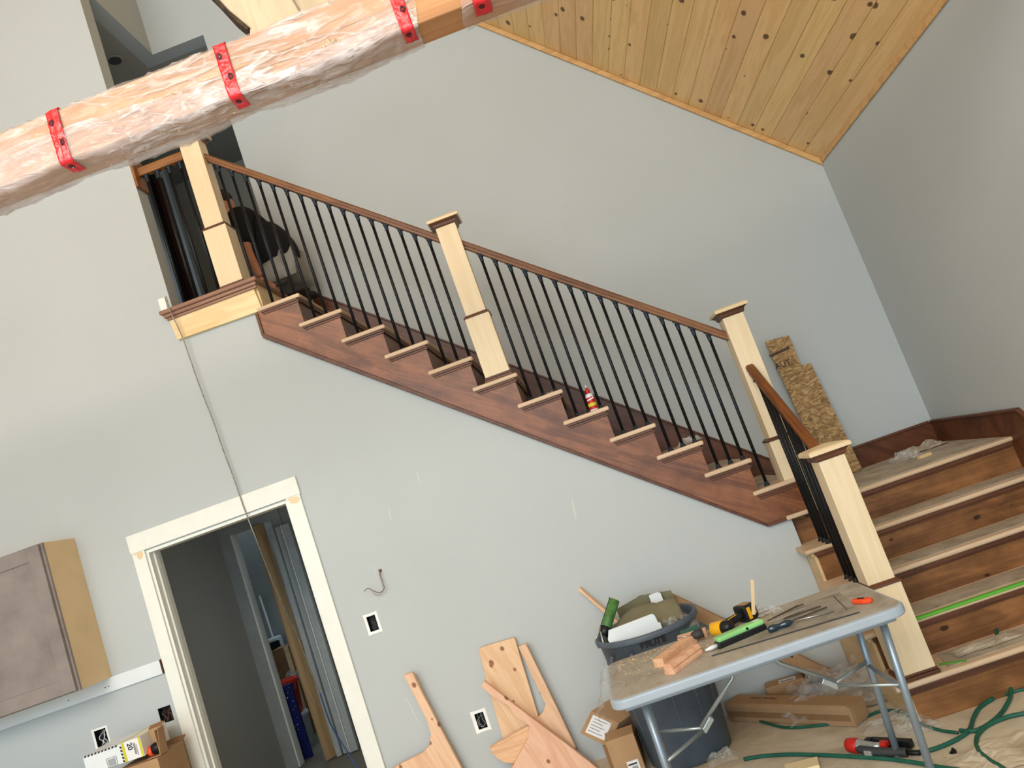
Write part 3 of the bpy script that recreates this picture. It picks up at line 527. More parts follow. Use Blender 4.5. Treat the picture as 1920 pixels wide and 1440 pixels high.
sub('taped_seam', MB().prism([(at(318, 520, 'y', 1.3).x, 3.7), (at(336, 556, 'y', 1.3).x, 3.62), (at(340, 556, 'y', 1.3).x, 3.62), (at(322, 520, 'y', 1.3).x, 3.7)], 1.296, 1.30), M['ply'], bx)

# ================================================================== PERSON
def skinned(name, pts, edges, root, mat, parent=None, lvl=2):
    me = D.meshes.new(name); me.from_pydata([p[:3] for p in pts], edges, []); me.materials.append(mat)
    o = D.objects.new(name, me); COL.objects.link(o)
    sm = o.modifiers.new('skin', 'SKIN'); sm.use_smooth_shade = True; sm.branch_smoothing = .6
    for i, p in enumerate(pts):
        v = me.skin_vertices[0].data[i]; v.radius = (p[3], p[4] if len(p) > 4 else p[3]); v.use_root = i == root
    m = o.modifiers.new('sub', 'SUBSURF'); m.levels = lvl; m.render_levels = lvl
    if parent: o.parent = parent; o.location = -parent.location
    return o
per = thing('person', 'person in a black t-shirt and grey shorts kneeling on the upper floor', 'person', (-2.65, .62, 3.602))
J = dict(pel=(-2.55, .70, 3.86), bel=(-2.585, .69, 4.02), che=(-2.64, .67, 4.18), up=(-2.70, .64, 4.30), nk=(-2.77, .60, 4.37), hd=(-2.82, .56, 4.42),
         sr=(-2.70, .47, 4.29), er=(-2.705, .45, 3.99), wr=(-2.66, .43, 3.76), sl=(-2.74, .80, 4.29), el=(-2.84, .82, 4.02), wl=(-2.72, .60, 3.74),
         hr=(-2.57, .60, 3.84), kr=(-2.90, .50, 3.70), ar=(-2.56, .60, 3.655), tr=(-2.44, .60, 3.64), hl=(-2.56, .80, 3.84), kl=(-2.90, .86, 3.70), al=(-2.56, .82, 3.655), tl=(-2.46, .82, 3.64))
R_ = dict(pel=(.15, .13), bel=(.14, .12), che=(.15, .12), up=(.105, .095), nk=(.058,), hd=(.075,), sr=(.058,), er=(.043,), wr=(.029,), sl=(.058,), el=(.043,), wl=(.029,), hr=(.09,), kr=(.062,), ar=(.042,), tr=(.034,), hl=(.09,), kl=(.062,), al=(.042,), tl=(.034,))
keys = list(J); E_ = [('pel', 'bel'), ('bel', 'che'), ('che', 'up'), ('up', 'nk'), ('nk', 'hd'), ('up', 'sr'), ('sr', 'er'), ('er', 'wr'), ('up', 'sl'), ('sl', 'el'), ('el', 'wl'), ('pel', 'hr'), ('hr', 'kr'), ('kr', 'ar'), ('ar', 'tr'), ('pel', 'hl'), ('hl', 'kl'), ('kl', 'al'), ('al', 'tl')]
skinned('body', [J[k] + R_[k] for k in keys], [(keys.index(a), keys.index(b)) for a, b in E_], 0, M['skin'], per)
# head: an egg with nose, ears, eyes, mouth; hair over it. Face looks down and to the left
hm = Matrix.Translation((-2.835, .56, 4.465)) @ Matrix.Rotation(math.radians(-55), 4, 'Y') @ Matrix.Rotation(math.radians(10), 4, 'X')
def ball(c, r, sx=1, sy=1, sz=1, n=16, mat=None, fn=None):
    m = MB(); vs = []; 
    for i in range(n + 1):
        ph = math.pi * i / n
        for j in range(n * 2):
            th = math.pi * j / n; v = Vector((math.sin(ph) * math.cos(th) * sx, math.sin(ph) * math.sin(th) * sy, math.cos(ph) * sz)) * r
            if fn: v = fn(v)
            v += Vector(c); vs.append(mat @ v if mat else v)
    w = n * 2; return m.add(vs, [(i * w + j, i * w + (j + 1) % w, (i + 1) * w + (j + 1) % w, (i + 1) * w + j) for i in range(n) for j in range(w)])
def face(v):       # -x is forward in the head's frame
    v = v.copy()
    if v.z < 0: v.x *= 1 - .25 * (-v.z / .12); v.y *= 1 - .3 * (-v.z / .12)
    if v.x < -.06 and abs(v.y) < .022 and -.045 < v.z < .01: v.x -= .020 * (1 - abs(v.y) / .022)
    return v
hd = obj('head', ball((0, 0, 0), .1, 1.0, .78, 1.2, 20, hm, face), M['skin'], per, smooth=True)
for sgn in (-1, 1):
    sub('ear', ball((.008, sgn * .078, -.01), .026, .7, .35, 1.1, 8, hm), M['skin'], hd, smooth=True)
    sub('eye', ball((-.083, sgn * .03, .005), .011, .6, 1, .8, 8, hm), M['white'], hd, smooth=True)
sub('mouth', ball((-.078, 0, -.06), .02, .35, 1, .25, 8, hm), M['tapeink'], hd, smooth=True)
obj('hair', ball((.012, 0, .014), .106, 1.0, .80, 1.17, 18, hm, lambda v: Vector((max(v.x, -.062), v.y, max(v.z, -.035 + (-.05 if v.x > .02 else 0)))) if not (v.x < -.05 and v.z < .05) else Vector((-.05, v.y, max(v.z, .02)))), M['hair'], per, smooth=True)
G = lambda k, g, *r: J[k] + tuple(x + g for x in (r or R_[k]))
skinned('t_shirt', [(-2.525, .70, 3.80, .17, .165), G('bel', .05, .16, .155), G('che', .045, .175, .15), G('up', .05, .15, .14), J['nk'][:2] + (J['nk'][2] - .02,) + (.078,), G('sr', .045, .07), (-2.703, .46, 4.03, .078), G('sl', .045, .07), (-2.82, .81, 4.08, .078)],
        [(0, 1), (1, 2), (2, 3), (3, 4), (3, 5), (5, 6), (3, 7), (7, 8)], 0, M['shirt'], per)
skinned('shorts', [(-2.56, .70, 3.80, .165, .14), G('hr', .028), (-2.84, .52, 3.725, .082), G('hl', .028), (-2.84, .85, 3.725, .082)], [(0, 1), (1, 2), (0, 3), (3, 4)], 0, M['shorts'], per)
for y in (.60, .82):
    obj('shoe', MB().prism([(-2.60, 3.61), (-2.60, 3.70), (-2.54, 3.70), (-2.44, 3.665), (-2.395, 3.64), (-2.39, 3.61)], y - .045, y + .045), M['shoe'], per, bevel=.02, seg=3)
def hand(w, d, side, up_, parent, r=.0085, ln=.085):
    """palm, four unequal bent fingers and a thumb leaving the side of the palm"""
    w, d, side, up_ = Vector(w), Vector(d).normalized(), Vector(side).normalized(), Vector(up_).normalized()
    pts = [tuple(w) + (.026, .018), tuple(w + d * .045) + (.036, .016), tuple(w + d * .085) + (.036, .014)]; ed = [(0, 1), (1, 2)]
    for i, (o_, L) in enumerate(((-.028, .062), (-.010, .074), (.009, .070), (.027, .055))):
        b0 = w + d * .085 + side * o_; k = len(pts)
        pts += [tuple(b0) + (r,), tuple(b0 + d * L * .45 - up_ * .004) + (r,), tuple(b0 + d * L * .75 - up_ * .018) + (r * .9,), tuple(b0 + d * L * .92 - up_ * .034) + (r * .75,)]
        ed += [(2, k), (k, k + 1), (k + 1, k + 2), (k + 2, k + 3)]
    k = len(pts); b0 = w + d * .03 - side * .032
    pts += [tuple(b0) + (.013,), tuple(b0 + d * .025 - side * .022 - up_ * .01) + (.0105,), tuple(b0 + d * .052 - side * .026 - up_ * .02) + (.009,)]
    ed += [(0, k), (k, k + 1), (k + 1, k + 2)]
    return skinned('hand', pts, ed, 0, M['skin'], parent)
hand((-2.66, .43, 3.765), (.55, .05, -.75), (.3, .9, .2), (.7, 0, .6), per)
hand((-2.72, .60, 3.745), (.75, -.15, -.5), (.2, .95, .1), (.5, 0, .8), per)

# ================================================================== THINGS ON THE STAIRS
z = tz(5); gx = at(1112, 762, 'z', z).x; gy = .055; gx = at(1113, 765, 'y', gy).x
t = thing('glue_bottle', 'white squeeze bottle with red cap and red label on a stair tread', 'bottle', (gx, gy, z + .0016), world=False)
obj('bottle_body', MB().lathe([(.024, 0), (.027, .006), (.027, .095), (.022, .112), (.011, .12)], 20), M['board'], t, smooth=True)
obj('bottle_label', MB().lathe([(.0274, .012), (.0276, .013), (.0276, .092), (.0274, .093)], 20), M['red'], t, smooth=True)
obj('label_band', MB().lathe([(.0277, .032), (.0279, .033), (.0279, .052), (.0277, .053)], 20), M['lime'], t, smooth=True)
obj('label_band', MB().prism([(-.022, .070), (.022, .079), (.022, .087), (-.022, .078)], -.0285, -.018), M['board'], t)
obj('cap', MB().lathe([(.015, .118), (.0155, .140), (.008, .150), (.006, .158)], 16), M['red'], t, smooth=True)
obj('nozzle', MB().lathe([(.005, .156), (.0025, .176), (.001, .178)], 12), M['board'], t, smooth=True)
def crumple(name, label, cat, c, size, mat, seed, flat=.35, tris=18, group=None, parent=None, rot=0):
    rg = Vector((seed * 3.1, seed * 1.7, seed)); m = MB(); sx, sy = size
    cr, sr = math.cos(rot), math.sin(rot)
    def fn(u, v):
        x, y = (u - .5) * sx, (v - .5) * sy; n_ = noise.noise(Vector((u * 3, v * 3, 0)) + rg); n2 = 1 - abs(noise.noise(Vector((u * 6, v * 6, 3)) + rg)) * 2
        ed = min(1, 4 * min(u, 1 - u, v, 1 - v) + .15)
        wx = noise.noise(Vector((v * 4, 1, 1)) + rg) * .12 * sx; wy = noise.noise(Vector((u * 4, 5, 1)) + rg) * .12 * sy
        X, Y = x + wx, y + wy
        return Vector((c[0] + X * cr - Y * sr, c[1] + X * sr + Y * cr, c[2] + .002 + max(0, (n_ + .5) * .5 + n2 * .45) * flat * max(sx, sy) * ed))
    m.sheet(fn, tris, tris); o = obj(name, m, mat, parent)
    if parent is None: tag(o, label, cat, group)
    return o
crumple('plastic_scrap', 'crumpled clear plastic scrap on the second tread from the landing newel', 'plastic scrap', (at(1293, 832, 'y', .12).x, .12, tz(3) + .002), (.16, .11), M['bag'], 3)
crumple('plastic_scrap', 'small crumpled clear scrap on the tread just below the top step', 'plastic scrap', (at(610, 583, 'y', .15).x, .16, tz(11) + .002), (.09, .09), M['bag'], 8)
crumple('plastic_scrap', 'tiny clear scrap on the tread right of the middle newel', 'plastic scrap', (at(1030, 733, 'y', .1).x, .12, tz(6) + .002), (.07, .06), M['bag'], 11)
p = at(1700, 862, 'z', 1.0)
crumple('plastic_scrap', 'crumpled clear plastic scrap lying on the landing paper', 'plastic scrap', (p.x, p.y, 1.004), (.20, .2), M['bag'], 5)
p = at(1731, 858, 'z', 1.0); bl = obj('wood_offcut', MB().box(-.045, .045, -.018, .018, 0, .02, Matrix.Translation((p.x, p.y - .03, 1.003)) @ Matrix.Rotation(.25, 4, 'Z')), M['ply'], bevel=.002); tag(bl, 'small pale wood offcut on the landing paper', 'offcut')
p = at(1763, 846, 'z', 1.0); crumple('paper_fold', 'crumpled fold of builder paper in the landing corner', 'paper', (1.40, .86, 1.003), (.26, .24), M['tpaper'], 21, .2)
p = at(1830, 1232, 'z', .2); crumple('tread_sheet', 'wrinkled sheet of paper and film on the bottom step', 'paper', (.66, -.80, .2035), (.34, .12), M['tpaper'], 13, .05)

# leaning strand board
t = thing('strand_board', 'notched strand board offcut leaning on the back wall above the landing', 'board', (.85, .85, 1.004), world=False)
def lean(px, py):   # outline read on the plane y = .95
    q = at(px, py, 'y', .93); return (q.x - .85, q.z - 1.004)
op = [lean(*q) for q in [(1438, 637), (1482, 625), (1504, 683), (1522, 679), (1566, 776), (1613, 880), (1552, 905)]]
op = [(x, max(0, zz)) for x, zz in op]
lm = Matrix.Rotation(math.radians(-5.5), 4, 'X')
o = obj('panel', MB().prism(op, -.003, .009, 'y', Matrix.Translation((0, .035, 0)) @ lm), M['osb'], t)
q = lean(1465, 687)
text('stencil_lettering', 'AUT', .062, M['ink'], Matrix.Translation((0, .0315, 0)) @ lm @ Matrix.Translation((q[0] + .026, 0, q[1] + .015)) @ FRONT, t, bold=.0)
q = lean(1462, 668); obj('stencil_stripe', MB().prism([(q[0] - .045, q[1] + .02), (q[0] + .10, q[1] + .035), (q[0] + .105, q[1] + .055), (q[0] - .06, q[1] + .04)], -.004, -.003, 'y', Matrix.Translation((0, .035, 0)) @ lm).box(q[0] - .03, q[0] + .085, -.004, -.003, q[1] - .085, q[1] - .081, Matrix.Translation((0, .035, 0)) @ lm), M['brownstrip'], t)

# ================================================================== WALL FITTINGS
for k, (cx, cz, w, h) in enumerate(boxes):
    lab = ['open outlet box in the wall right of the doorway, below the loose wires', 'open outlet box low on the wall beside the leaning boards', 'open switch box close to the left doorway casing, brown wires inside', 'open switch box below the cabinet with white wires inside'][k]
    t = thing('outlet_box', lab, 'outlet box', (cx, 0, cz), world=False)
    e = .002; w2, h2 = w / 2, h / 2
    obj('box_shell', MB().box(-w2, w2, .05, .054, -h2, h2).box(-w2, -w2 + e, 0.001, .05, -h2, h2).box(w2 - e, w2, 0.001, .05, -h2, h2).box(-w2, w2, .001, .05, -h2, -h2 + e).box(-w2, w2, .001, .05, h2 - e, h2), M['blackpl'], t)
    rr = random.Random(k)
    if k != 2:
        mg = [.017, .018, .0, .012][k]
        m = MB(); jj = lambda: rr.uniform(-.003, .003)
        m.box(-w2 - mg + jj(), -w2 + .002, -.0012, -.0002, -h2 - mg, h2 + mg).box(w2 - .002, w2 + mg * .8 + jj(), -.0012, -.0002, -h2 - mg, h2 + mg).box(-w2 - mg, w2 + mg * .7, -.0013, -.0003, h2 - .001, h2 + mg * .9)
        if k < 2: m.box(-w2 - mg, w2 + mg * .7, -.0013, -.0003, -h2 - mg * .9, -h2 + .001)
        obj('plaster_edge', m, M['plaster'], t)
    for j in range(5):
        x0 = rr.uniform(-w2 * .6, w2 * .6); pts = [(x0 + rr.uniform(-.014, .014), .045 - .035 * min(1, i / 2), h2 * .8 - i * h / 6) for i in range(6)]
        obj('wire', MB().tube(smooth_path(pts, 4), .0022, 6), [M['dkgrey'], M['greyink'], M['copper'], M['label']][k] if j % 2 == 0 else M['dkgrey'], t, smooth=True)
p0 = at(713, 1070, 'y', 0); wv = lambda L: [at(a, b, 'y', c) for a, b, c in L]
t = thing('loose_wires', 'loose brown wires curling out of a small hole in the wall', 'wire', tuple(p0))
obj('wall_hole', MB().lathe([(.001, 0), (.012, 0), (.012, .001), (.001, .001)], 12, Matrix.Translation(p0 + Vector((0, -.0005, 0))) @ Matrix.Rotation(math.pi / 2, 4, 'X')), M['copper'], t)
obj('wire', MB().tube(smooth_path(wv([(713, 1070, .0), (713, 1078, -.03), (718, 1092, -.04), (720, 1104, -.04), (712, 1111, -.04), (700, 1108, -.05), (690, 1103, -.05), (683, 1109, -.05)])), .0022, 6), M['copper'], t, smooth=True)
obj('wire', MB().tube(smooth_path(wv([(712, 1070, .0), (712, 1080, -.02), (716, 1095, -.03), (718, 1107, -.03), (712, 1115, -.03), (703, 1115, -.03), (699, 1110, -.03)])), .0018, 6), M['greyink'], t, smooth=True)
cp = smooth_path(wv([(311, 556, -.085), (320, 585, -.085), (333, 612, -.07), (345, 640, -.06), (356, 672, -.05), (370, 712, -.05), (385, 752, -.045), (400, 790, -.045), (420, 848, -.04), (437, 893, -.035), (456, 948, -.03), (470, 985, -.03), (482, 1015, .02), (505, 1075, .3), (540, 1155, .7), (567, 1215, .95), (588, 1272, 1.1), (600, 1300, 1.18)]), 6)
t = thing('hanging_cord', 'thin cord hanging from the upper floor edge down through the doorway', 'cord', tuple(cp[0]))
obj('wrapped_cord', MB().tube(cp, .0042, 7), M['cord'], t, smooth=True)
cp2 = smooth_path([cp[-1]] + wv([(607, 1322, 1.24), (622, 1362, 1.35), (645, 1400, 1.42)]) + [Vector((-3.38, 1.30, .012)), Vector((-3.30, .9, .008)), Vector((-3.2, .5, .008))], 6)
obj('blue_cord', MB().tube(cp2, .006, 7), M['bluecord'], t, smooth=True)

# hanging cabinet and the rail under it
t = thing('wall_cabinet', 'grey stained wall cabinet with a flat panel door and bare birch side', 'cabinet', (-4.7, -.165, 1.435))
CX0, CX1, CZ0, CZ1 = -5.47, -4.25, 1.437, 2.370
obj('carcass', MB().box(CX0, CX1, -.305, -.001, CZ0, CZ1), M['cabside'], t, bevel=.001)
obj('face_frame', MB().box(CX0, CX1 + .001, -.324, -.305, CZ0, CZ1), M['cab'], t, bevel=.001)
for a, b in ((-4.862, -4.262), (-5.462, -4.87)):
    d = obj('door', MB().box(a, b, -.336, -.326, CZ0 + .008, CZ1 - .008), M['cab'], t)
    fw = .085
    sub('door_frame', MB().box(a, a + fw, -.347, -.336, CZ0 + .008, CZ1 - .008).box(b - fw, b, -.347, -.336, CZ0 + .008, CZ1 - .008).box(a + fw, b - fw, -.347, -.336, CZ0 + .008, CZ0 + .008 + fw).box(a + fw, b - fw, -.347, -.336, CZ1 - .008 - fw, CZ1 - .008), M['cab'], d, bevel=.002)
t = thing('wall_rail', 'long white board screwed to the wall just under the grey cabinet', 'board', (-4.6, -.01, 1.33))
obj('board', MB().box(-5.8, -3.90, -.02, -.0005, 1.347, 1.436), M['board'], t, bevel=.001)
for x in (-4.30, -4.275, -4.56): obj('screw', MB().lathe([(.0005, 0), (.004, 0), (.004, .001), (.0005, .001)], 8, Matrix.Translation((x, -.0202, 1.385)) @ Matrix.Rotation(math.pi / 2, 4, 'X')), M['ink'], t)
obj('end_moulding', MB().box(-3.904, -3.8985, -.026, -.0005, 1.347, 1.438), M['stain'], t)

# counter at the lower left with boxes
t = thing('counter', 'black topped base cabinet along the wall at the bottom left', 'counter', (-5, -.3, 0))
obj('worktop', MB().box(-6.4, -4.47, -.63, -.001, .885, .925), M['counter'], t, bevel=.004)
obj('carcass', MB().box(-6.38, -4.49, -.60, -.001, .08, .885), M['cab'], t)
obj('plinth', MB().box(-6.38, -4.49, -.54, -.001, 0, .08), M['black'], t)
t = thing('large_carton', 'plain brown carton beside the doorway, open top flap', 'box', (-3.95, -.25, 0))
obj('carton_body', MB().box(-4.10, -3.825, -.44, -.14, 0, .93), M['card'], t, bevel=.003)
obj('top_flap', MB().add([(-4.10, -.14, .932), (-3.825, -.14, .932), (-3.822, -.10, .955), (-4.095, -.10, .955)], [(0, 1, 2, 3)]), M['card2'], t, solid=.004)
t = thing('printed_box', 'white box with a yellow edged label reading 20, bottom left', 'box', (-4.35, -.3, .70))
x0, xm, x1_ = at(155, 1420, 'y', -.42).x, at(226, 1394, 'y', -.42).x, at(262, 1380, 'y', -.42).x
zt_ = at(190, 1407, 'y', -.42).z
obj('box_body', MB().box(x0, xm, -.42, -.14, zt_ - .11, zt_), M['board'], t, bevel=.002)
b = obj('label_sleeve', MB().box(xm, x1_, -.422, -.138, zt_ - .11, zt_ + .002), M['greyink'] if 0 else M['label'], t, bevel=.001)
sub('yellow_band', MB().box(xm + .002, xm + .018, -.4235, -.1365, zt_ - .11, zt_ + .003).box(x1_ - .016, x1_ - .002, -.4235, -.1365, zt_ - .11, zt_ + .003), M['lime'], b)
text('number_20', '20', .042, M['ink'], Matrix.Translation(((xm + x1_) / 2 - .012, -.4232, zt_ - .032)) @ FRONT @ Matrix.Rotation(-math.pi / 2, 4, 'Z'), t, bold=.0008)
obj('label_print', MB().box((xm + x1_) / 2 + .010, (xm + x1_) / 2 + .022, -.4232, -.4222, zt_ - .085, zt_ - .02).box((xm + x1_) / 2 + .026, (xm + x1_) / 2 + .030, -.4232, -.4222, zt_ - .095, zt_ - .03), M['greyink'], t)
st_m = MB()
k = 0
while x0 + .02 + k * .022 < xm - .01:
    xx = x0 + .006 + k * .022; st_m.add([(xx, -.4212, zt_ - .010), (xx + .013, -.4212, zt_ - .010), (xx + .020, -.4212, zt_ - .0005), (xx + .007, -.4212, zt_ - .0005)], [(0, 1, 2, 3)]); k += 1
for k in range(5): zz = zt_ - .012 - k * .02; st_m.add([(xm - .012, -.4212, zz), (xm - .001, -.4212, zz - .006), (xm - .001, -.4212, zz - .018), (xm - .012, -.4212, zz - .012)], [(0, 1, 2, 3)])
st_m.box(x0, xm, -.4206, -.4202, zt_ - .0012, zt_ - .0002); hz = obj('hazard_stripes', st_m, M['ink'], t, solid=.0004)
fx = (x0 + xm) / 2 + .045
obj('barcode_frame', MB().box(fx - .032, fx + .032, -.4212, -.4204, zt_ - .058, zt_ - .056).box(fx - .032, fx + .032, -.4212, -.4204, zt_ - .11, zt_ - .108).box(fx - .032, fx - .030, -.4212, -.4204, zt_ - .11, zt_ - .056).box(fx + .03, fx + .032, -.4212, -.4204, zt_ - .11, zt_ - .056), M['ink'], t)
mm = MB(); 
for k in range(14): mm.box(fx - .024 + k * .0035, fx - .024 + k * .0035 + .0016, -.4212, -.4204, zt_ - .104, zt_ - .064)
obj('barcode', mm, M['greyink'], t)
t = thing('open_box', 'open cardboard box lying by the printed box, dark tool grip inside', 'box', (-4.05, -.25, .93))
ya, yb = -.415, -.33; xa, xb = x1_ + .004, at(292, 1372, 'y', -.4).x
obj('box_body', MB().box(xa, xb, ya, yb, .934, .938).box(xa, xb, yb - .003, yb, .938, zt_ + .012).box(xb - .003, xb, ya, yb, .938, zt_ + .004), M['card'], t)
obj('end_flap', MB().add([(xb, ya, .938), (xb, yb, .938), (xb + .012, yb, zt_ + .012), (xb + .012, ya + .02, zt_ + .008)], [(0, 1, 2, 3)]), M['card'], t, solid=.003)
obj('top_flap', MB().add([(xa, yb, zt_ + .012), (xb, yb, zt_ + .012), (xb + .005, yb + .03, zt_ + .03), (xa, yb + .03, zt_ + .025)], [(0, 1, 2, 3)]), M['card2'], t, solid=.003)
g_ = ball(((xa + xb) / 2, ya + .045, .975), .033, 1.2, .9, 1.0, 12); o = obj('tool_grip', g_, M['black'], smooth=True); tag(o, 'dark rounded tool grip inside the open cardboard box', 'tool')
sub('orange_collar', MB().lathe([(.026, -.012), (.030, -.010), (.030, .010), (.026, .012)], 16, Matrix.Translation((xa + .012, ya + .045, .968)) @ Matrix.Rotation(math.pi / 2, 4, 'Y')), M['orange'], o, smooth=True)

# ================================================================== BEHIND THE DOORWAY
def leanbar(name, label, cat, p0, p1, w, th, mat, group=None):
    d = Vector(p1) - Vector(p0); L = d.length; m = Matrix.Translation(p0) @ d.to_track_quat('Z', 'Y').to_matrix().to_4x4()
    return tag(obj(name, MB().box(-w / 2, w / 2, -th / 2, th / 2, 0, L, m), mat, bevel=.003), label, cat, group)
leanbar('tall_plank', 'tall raw wooden plank standing in the inner doorway', 'plank', (-3.935, 2.20, .005), (-3.975, 2.225, 2.2), .115, .03, M['rawpine'])
t = thing('folding_doors', 'grey folded closet doors standing right of the tall plank', 'door', (-3.7, 2.1, 0))
for i, (a, b) in enumerate(((-3.862, -3.815), (-3.808, -3.735), (-3.725, -3.66))):
    o = obj('door_leaf', MB().box(a, b, 2.14 + .03 * (i % 2), 2.19 + .03 * (i % 2), .01, 2.12), M['drywallback'], t, bevel=.004)
obj('edge_strip', MB().box(-3.733, -3.727, 2.13, 2.19, .01, 2.12), M['white'], t)
t = thing('blue_panel', 'paint splashed dark blue panel leaning behind the tall plank', 'panel', (-4.15, 2.6, 0))
q0, q1 = at(568, 1418, 'z', 0), at(590, 1412, 'z', 0)
obj('panel', MB().box(q0.x, q1.x + .02, 2.50, 2.54, .0, .70), M['blue'], t, bevel=.003)
obj('side_edge', MB().box(q0.x - .02, q0.x, 2.50, 2.54, .0, .70), M['dkgrey'], t)
mm = MB(); rr = random.Random(5)
for _ in range(26): x, zz = rr.uniform(q0.x, q1.x), rr.uniform(.25, .69); s_ = rr.uniform(.003, .010); mm.box(x, x + s_, 2.498, 2.50, zz, zz + s_ * rr.uniform(.4, 1.6))
o = obj('paint_spots', mm, M['label'], t); o['kind'] = 'stuff'
bp = at(533, 1300, 'y', 3.0)
t = thing('bucket', 'orange red plastic bucket in the back room, on a white tub', 'bucket', (bp.x, 3.0, .34), world=False)
obj('bucket_body', MB().lathe([(.13, 0), (.155, .30), (.165, .30), (.165, .34), (.150, .34), (.125, .02)], 28), M['bucket'], t, smooth=True)
obj('bucket_handle', MB().tube(smooth_path([(-.16, -.02, .31), (-.14, -.13, .22), (0, -.19, .18), (.14, -.13, .22), (.16, -.02, .31)]), .003, 6), M['zinc'], t, smooth=True)
obj('bucket_print', MB().sheet(lambda u, v: Vector((math.sin((u - .5) * 1.1) * (.1415 + v * .01), -math.cos((u - .5) * 1.1) * (.1415 + v * .01), .08 + v * .12 + .02 * math.sin(u * 9))), 10, 1), M['tape'], t)
t = thing('white_tub', 'white tub on the back room floor under the orange red bucket', 'tub', (bp.x + .02, 3.0, 0), world=False)
obj('tub_body', MB().lathe([(.13, 0), (.150, .30), (.155, .30), (.155, .335), (.0, .335)], 28), M['board'], t, smooth=True)
obj('tub_handle', MB().tube(smooth_path([(-.15, -.02, .30), (-.12, -.14, .17), (0, -.17, .14), (.12, -.14, .17), (.15, -.02, .30)]), .003, 6), M['greyink'], t, smooth=True)
pb = at(512, 1210, 'y', 3.9)
t = thing('sander', 'white and dark hand tool standing against the back room wall', 'tool', (pb.x, 3.95, 0))
obj('tool_body', MB().box(pb.x - .09, pb.x + .07, 3.90, 4.05, pb.z - .16, pb.z + .08), M['board'], t, bevel=.02)
obj('tool_face', MB().box(pb.x - .05, pb.x + .09, 3.88, 3.90, pb.z - .13, pb.z + .04), M['black'], t, bevel=.01)
obj('pole', MB().tube([(pb.x + .02, 3.96, .01), (pb.x - .03, 4.0, 1.55)], .012, 8), M['label'], t, smooth=True)
obj('brown_pole', MB().tube([(pb.x + .16, 3.90, .01), (pb.x + .02, 4.02, .9)], .018, 8), M['darkdoor'], t, smooth=True)
pb = at(548, 1245, 'y', 3.6); o = obj('brown_carton', MB().box(pb.x - .16, pb.x + .14, 3.55, 3.8, 0, .95), M['card2'], bevel=.004); tag(o, 'tall brown carton in the back room beside the white tool', 'box'); sub('carton_tape', MB().box(pb.x - .02, pb.x + .03, 3.548, 3.55, 0, .95), M['ply'], o)
pb = at(555, 1275, 'y', 3.3); crumple('bag_bundle', 'crumpled clear bag bundle behind the bucket', 'bag', (pb.x, 3.38, .60), (.28, .3), M['bag'], 17, .5)
#BACK_END
# ================================================================== OFFCUTS LEANING ON THE WALL
def clipz(poly, z0):
    out = []
    for i, a in enumerate(poly):
        b = poly[(i + 1) % len(poly)]
        if a[1] >= z0: out.append(a)
        if (a[1] >= z0) != (b[1] >= z0): k = (z0 - a[1]) / (b[1] - a[1]); out.append((a[0] + k * (b[0] - a[0]), z0))
    return out
def board_px(name, label, cat, px, Y, th, mat, smooth_pts=None):
    return tag(obj(name, MB().prism(clipz(P2(px, Y), .002), Y, Y + th), mat, bevel=.003), label, cat)
board_px('stringer_offcut', 'cut fir board with a long narrow arm, standing left of the low outlet box', 'board', [(757, 1267), (773, 1261), (792, 1300), (826, 1366), (865, 1440), (905, 1515), (560, 1640), (690, 1475), (745, 1436), (793, 1412), (805, 1398), (808, 1376), (800, 1350), (778, 1308)], -.085, .036, M['fir'])
board_px('wide_plank', 'wide pinkish fir plank with three knots, standing behind the other cuts', 'plank', [(897, 1218), (903, 1214), (963, 1196), (966, 1200), (1010, 1345), (1040, 1445), (1075, 1560), (1000, 1585), (960, 1440), (925, 1325), (903, 1240)], -.040, .030, M['fir'])
board_px('tapered_offcut', 'long tapered fir cut with two round knots, right of the wide plank', 'board', [(972, 1213), (986, 1207), (1040, 1318), (1078, 1398), (1130, 1515), (1060, 1545), (1000, 1400), (995, 1352), (1010, 1345), (1018, 1336), (1023, 1320), (1008, 1290)], -.076, .034, M['fir'])
board_px('half_round_offcut', 'half round fir cut with two small knots, held behind the diagonal board', 'board', [(918, 1402), (955, 1381), (991, 1361), (1010, 1380), (1010, 1400), (975, 1427), (962, 1431), (948, 1431), (934, 1424), (922, 1412)], -.116, .036, M['firx'])
pg = [(902, 1288), (908, 1277), (960, 1318), (1010, 1356), (1066, 1398), (1125, 1444), (1200, 1500), (1240, 1560), (900, 1600), (950, 1460), (968, 1425), (990, 1385), (993, 1362), (962, 1340), (955, 1325), (920, 1303)]
board_px('diagonal_board', 'broad pale fir board with a long diagonal arm across the front', 'board', pg, -.160, .036, M['fir'])
# stick behind the bin
a, b = at(1086, 1103, 'y', -.03), at(1140, 1150, 'y', -.06); e_ = b + (b - a) * 1.6
leanbar('wooden_stick', 'thin wooden stick poking up behind the caulking gun, against the wall', 'stick', tuple(e_), tuple(a), .038, .018, M['fir'])

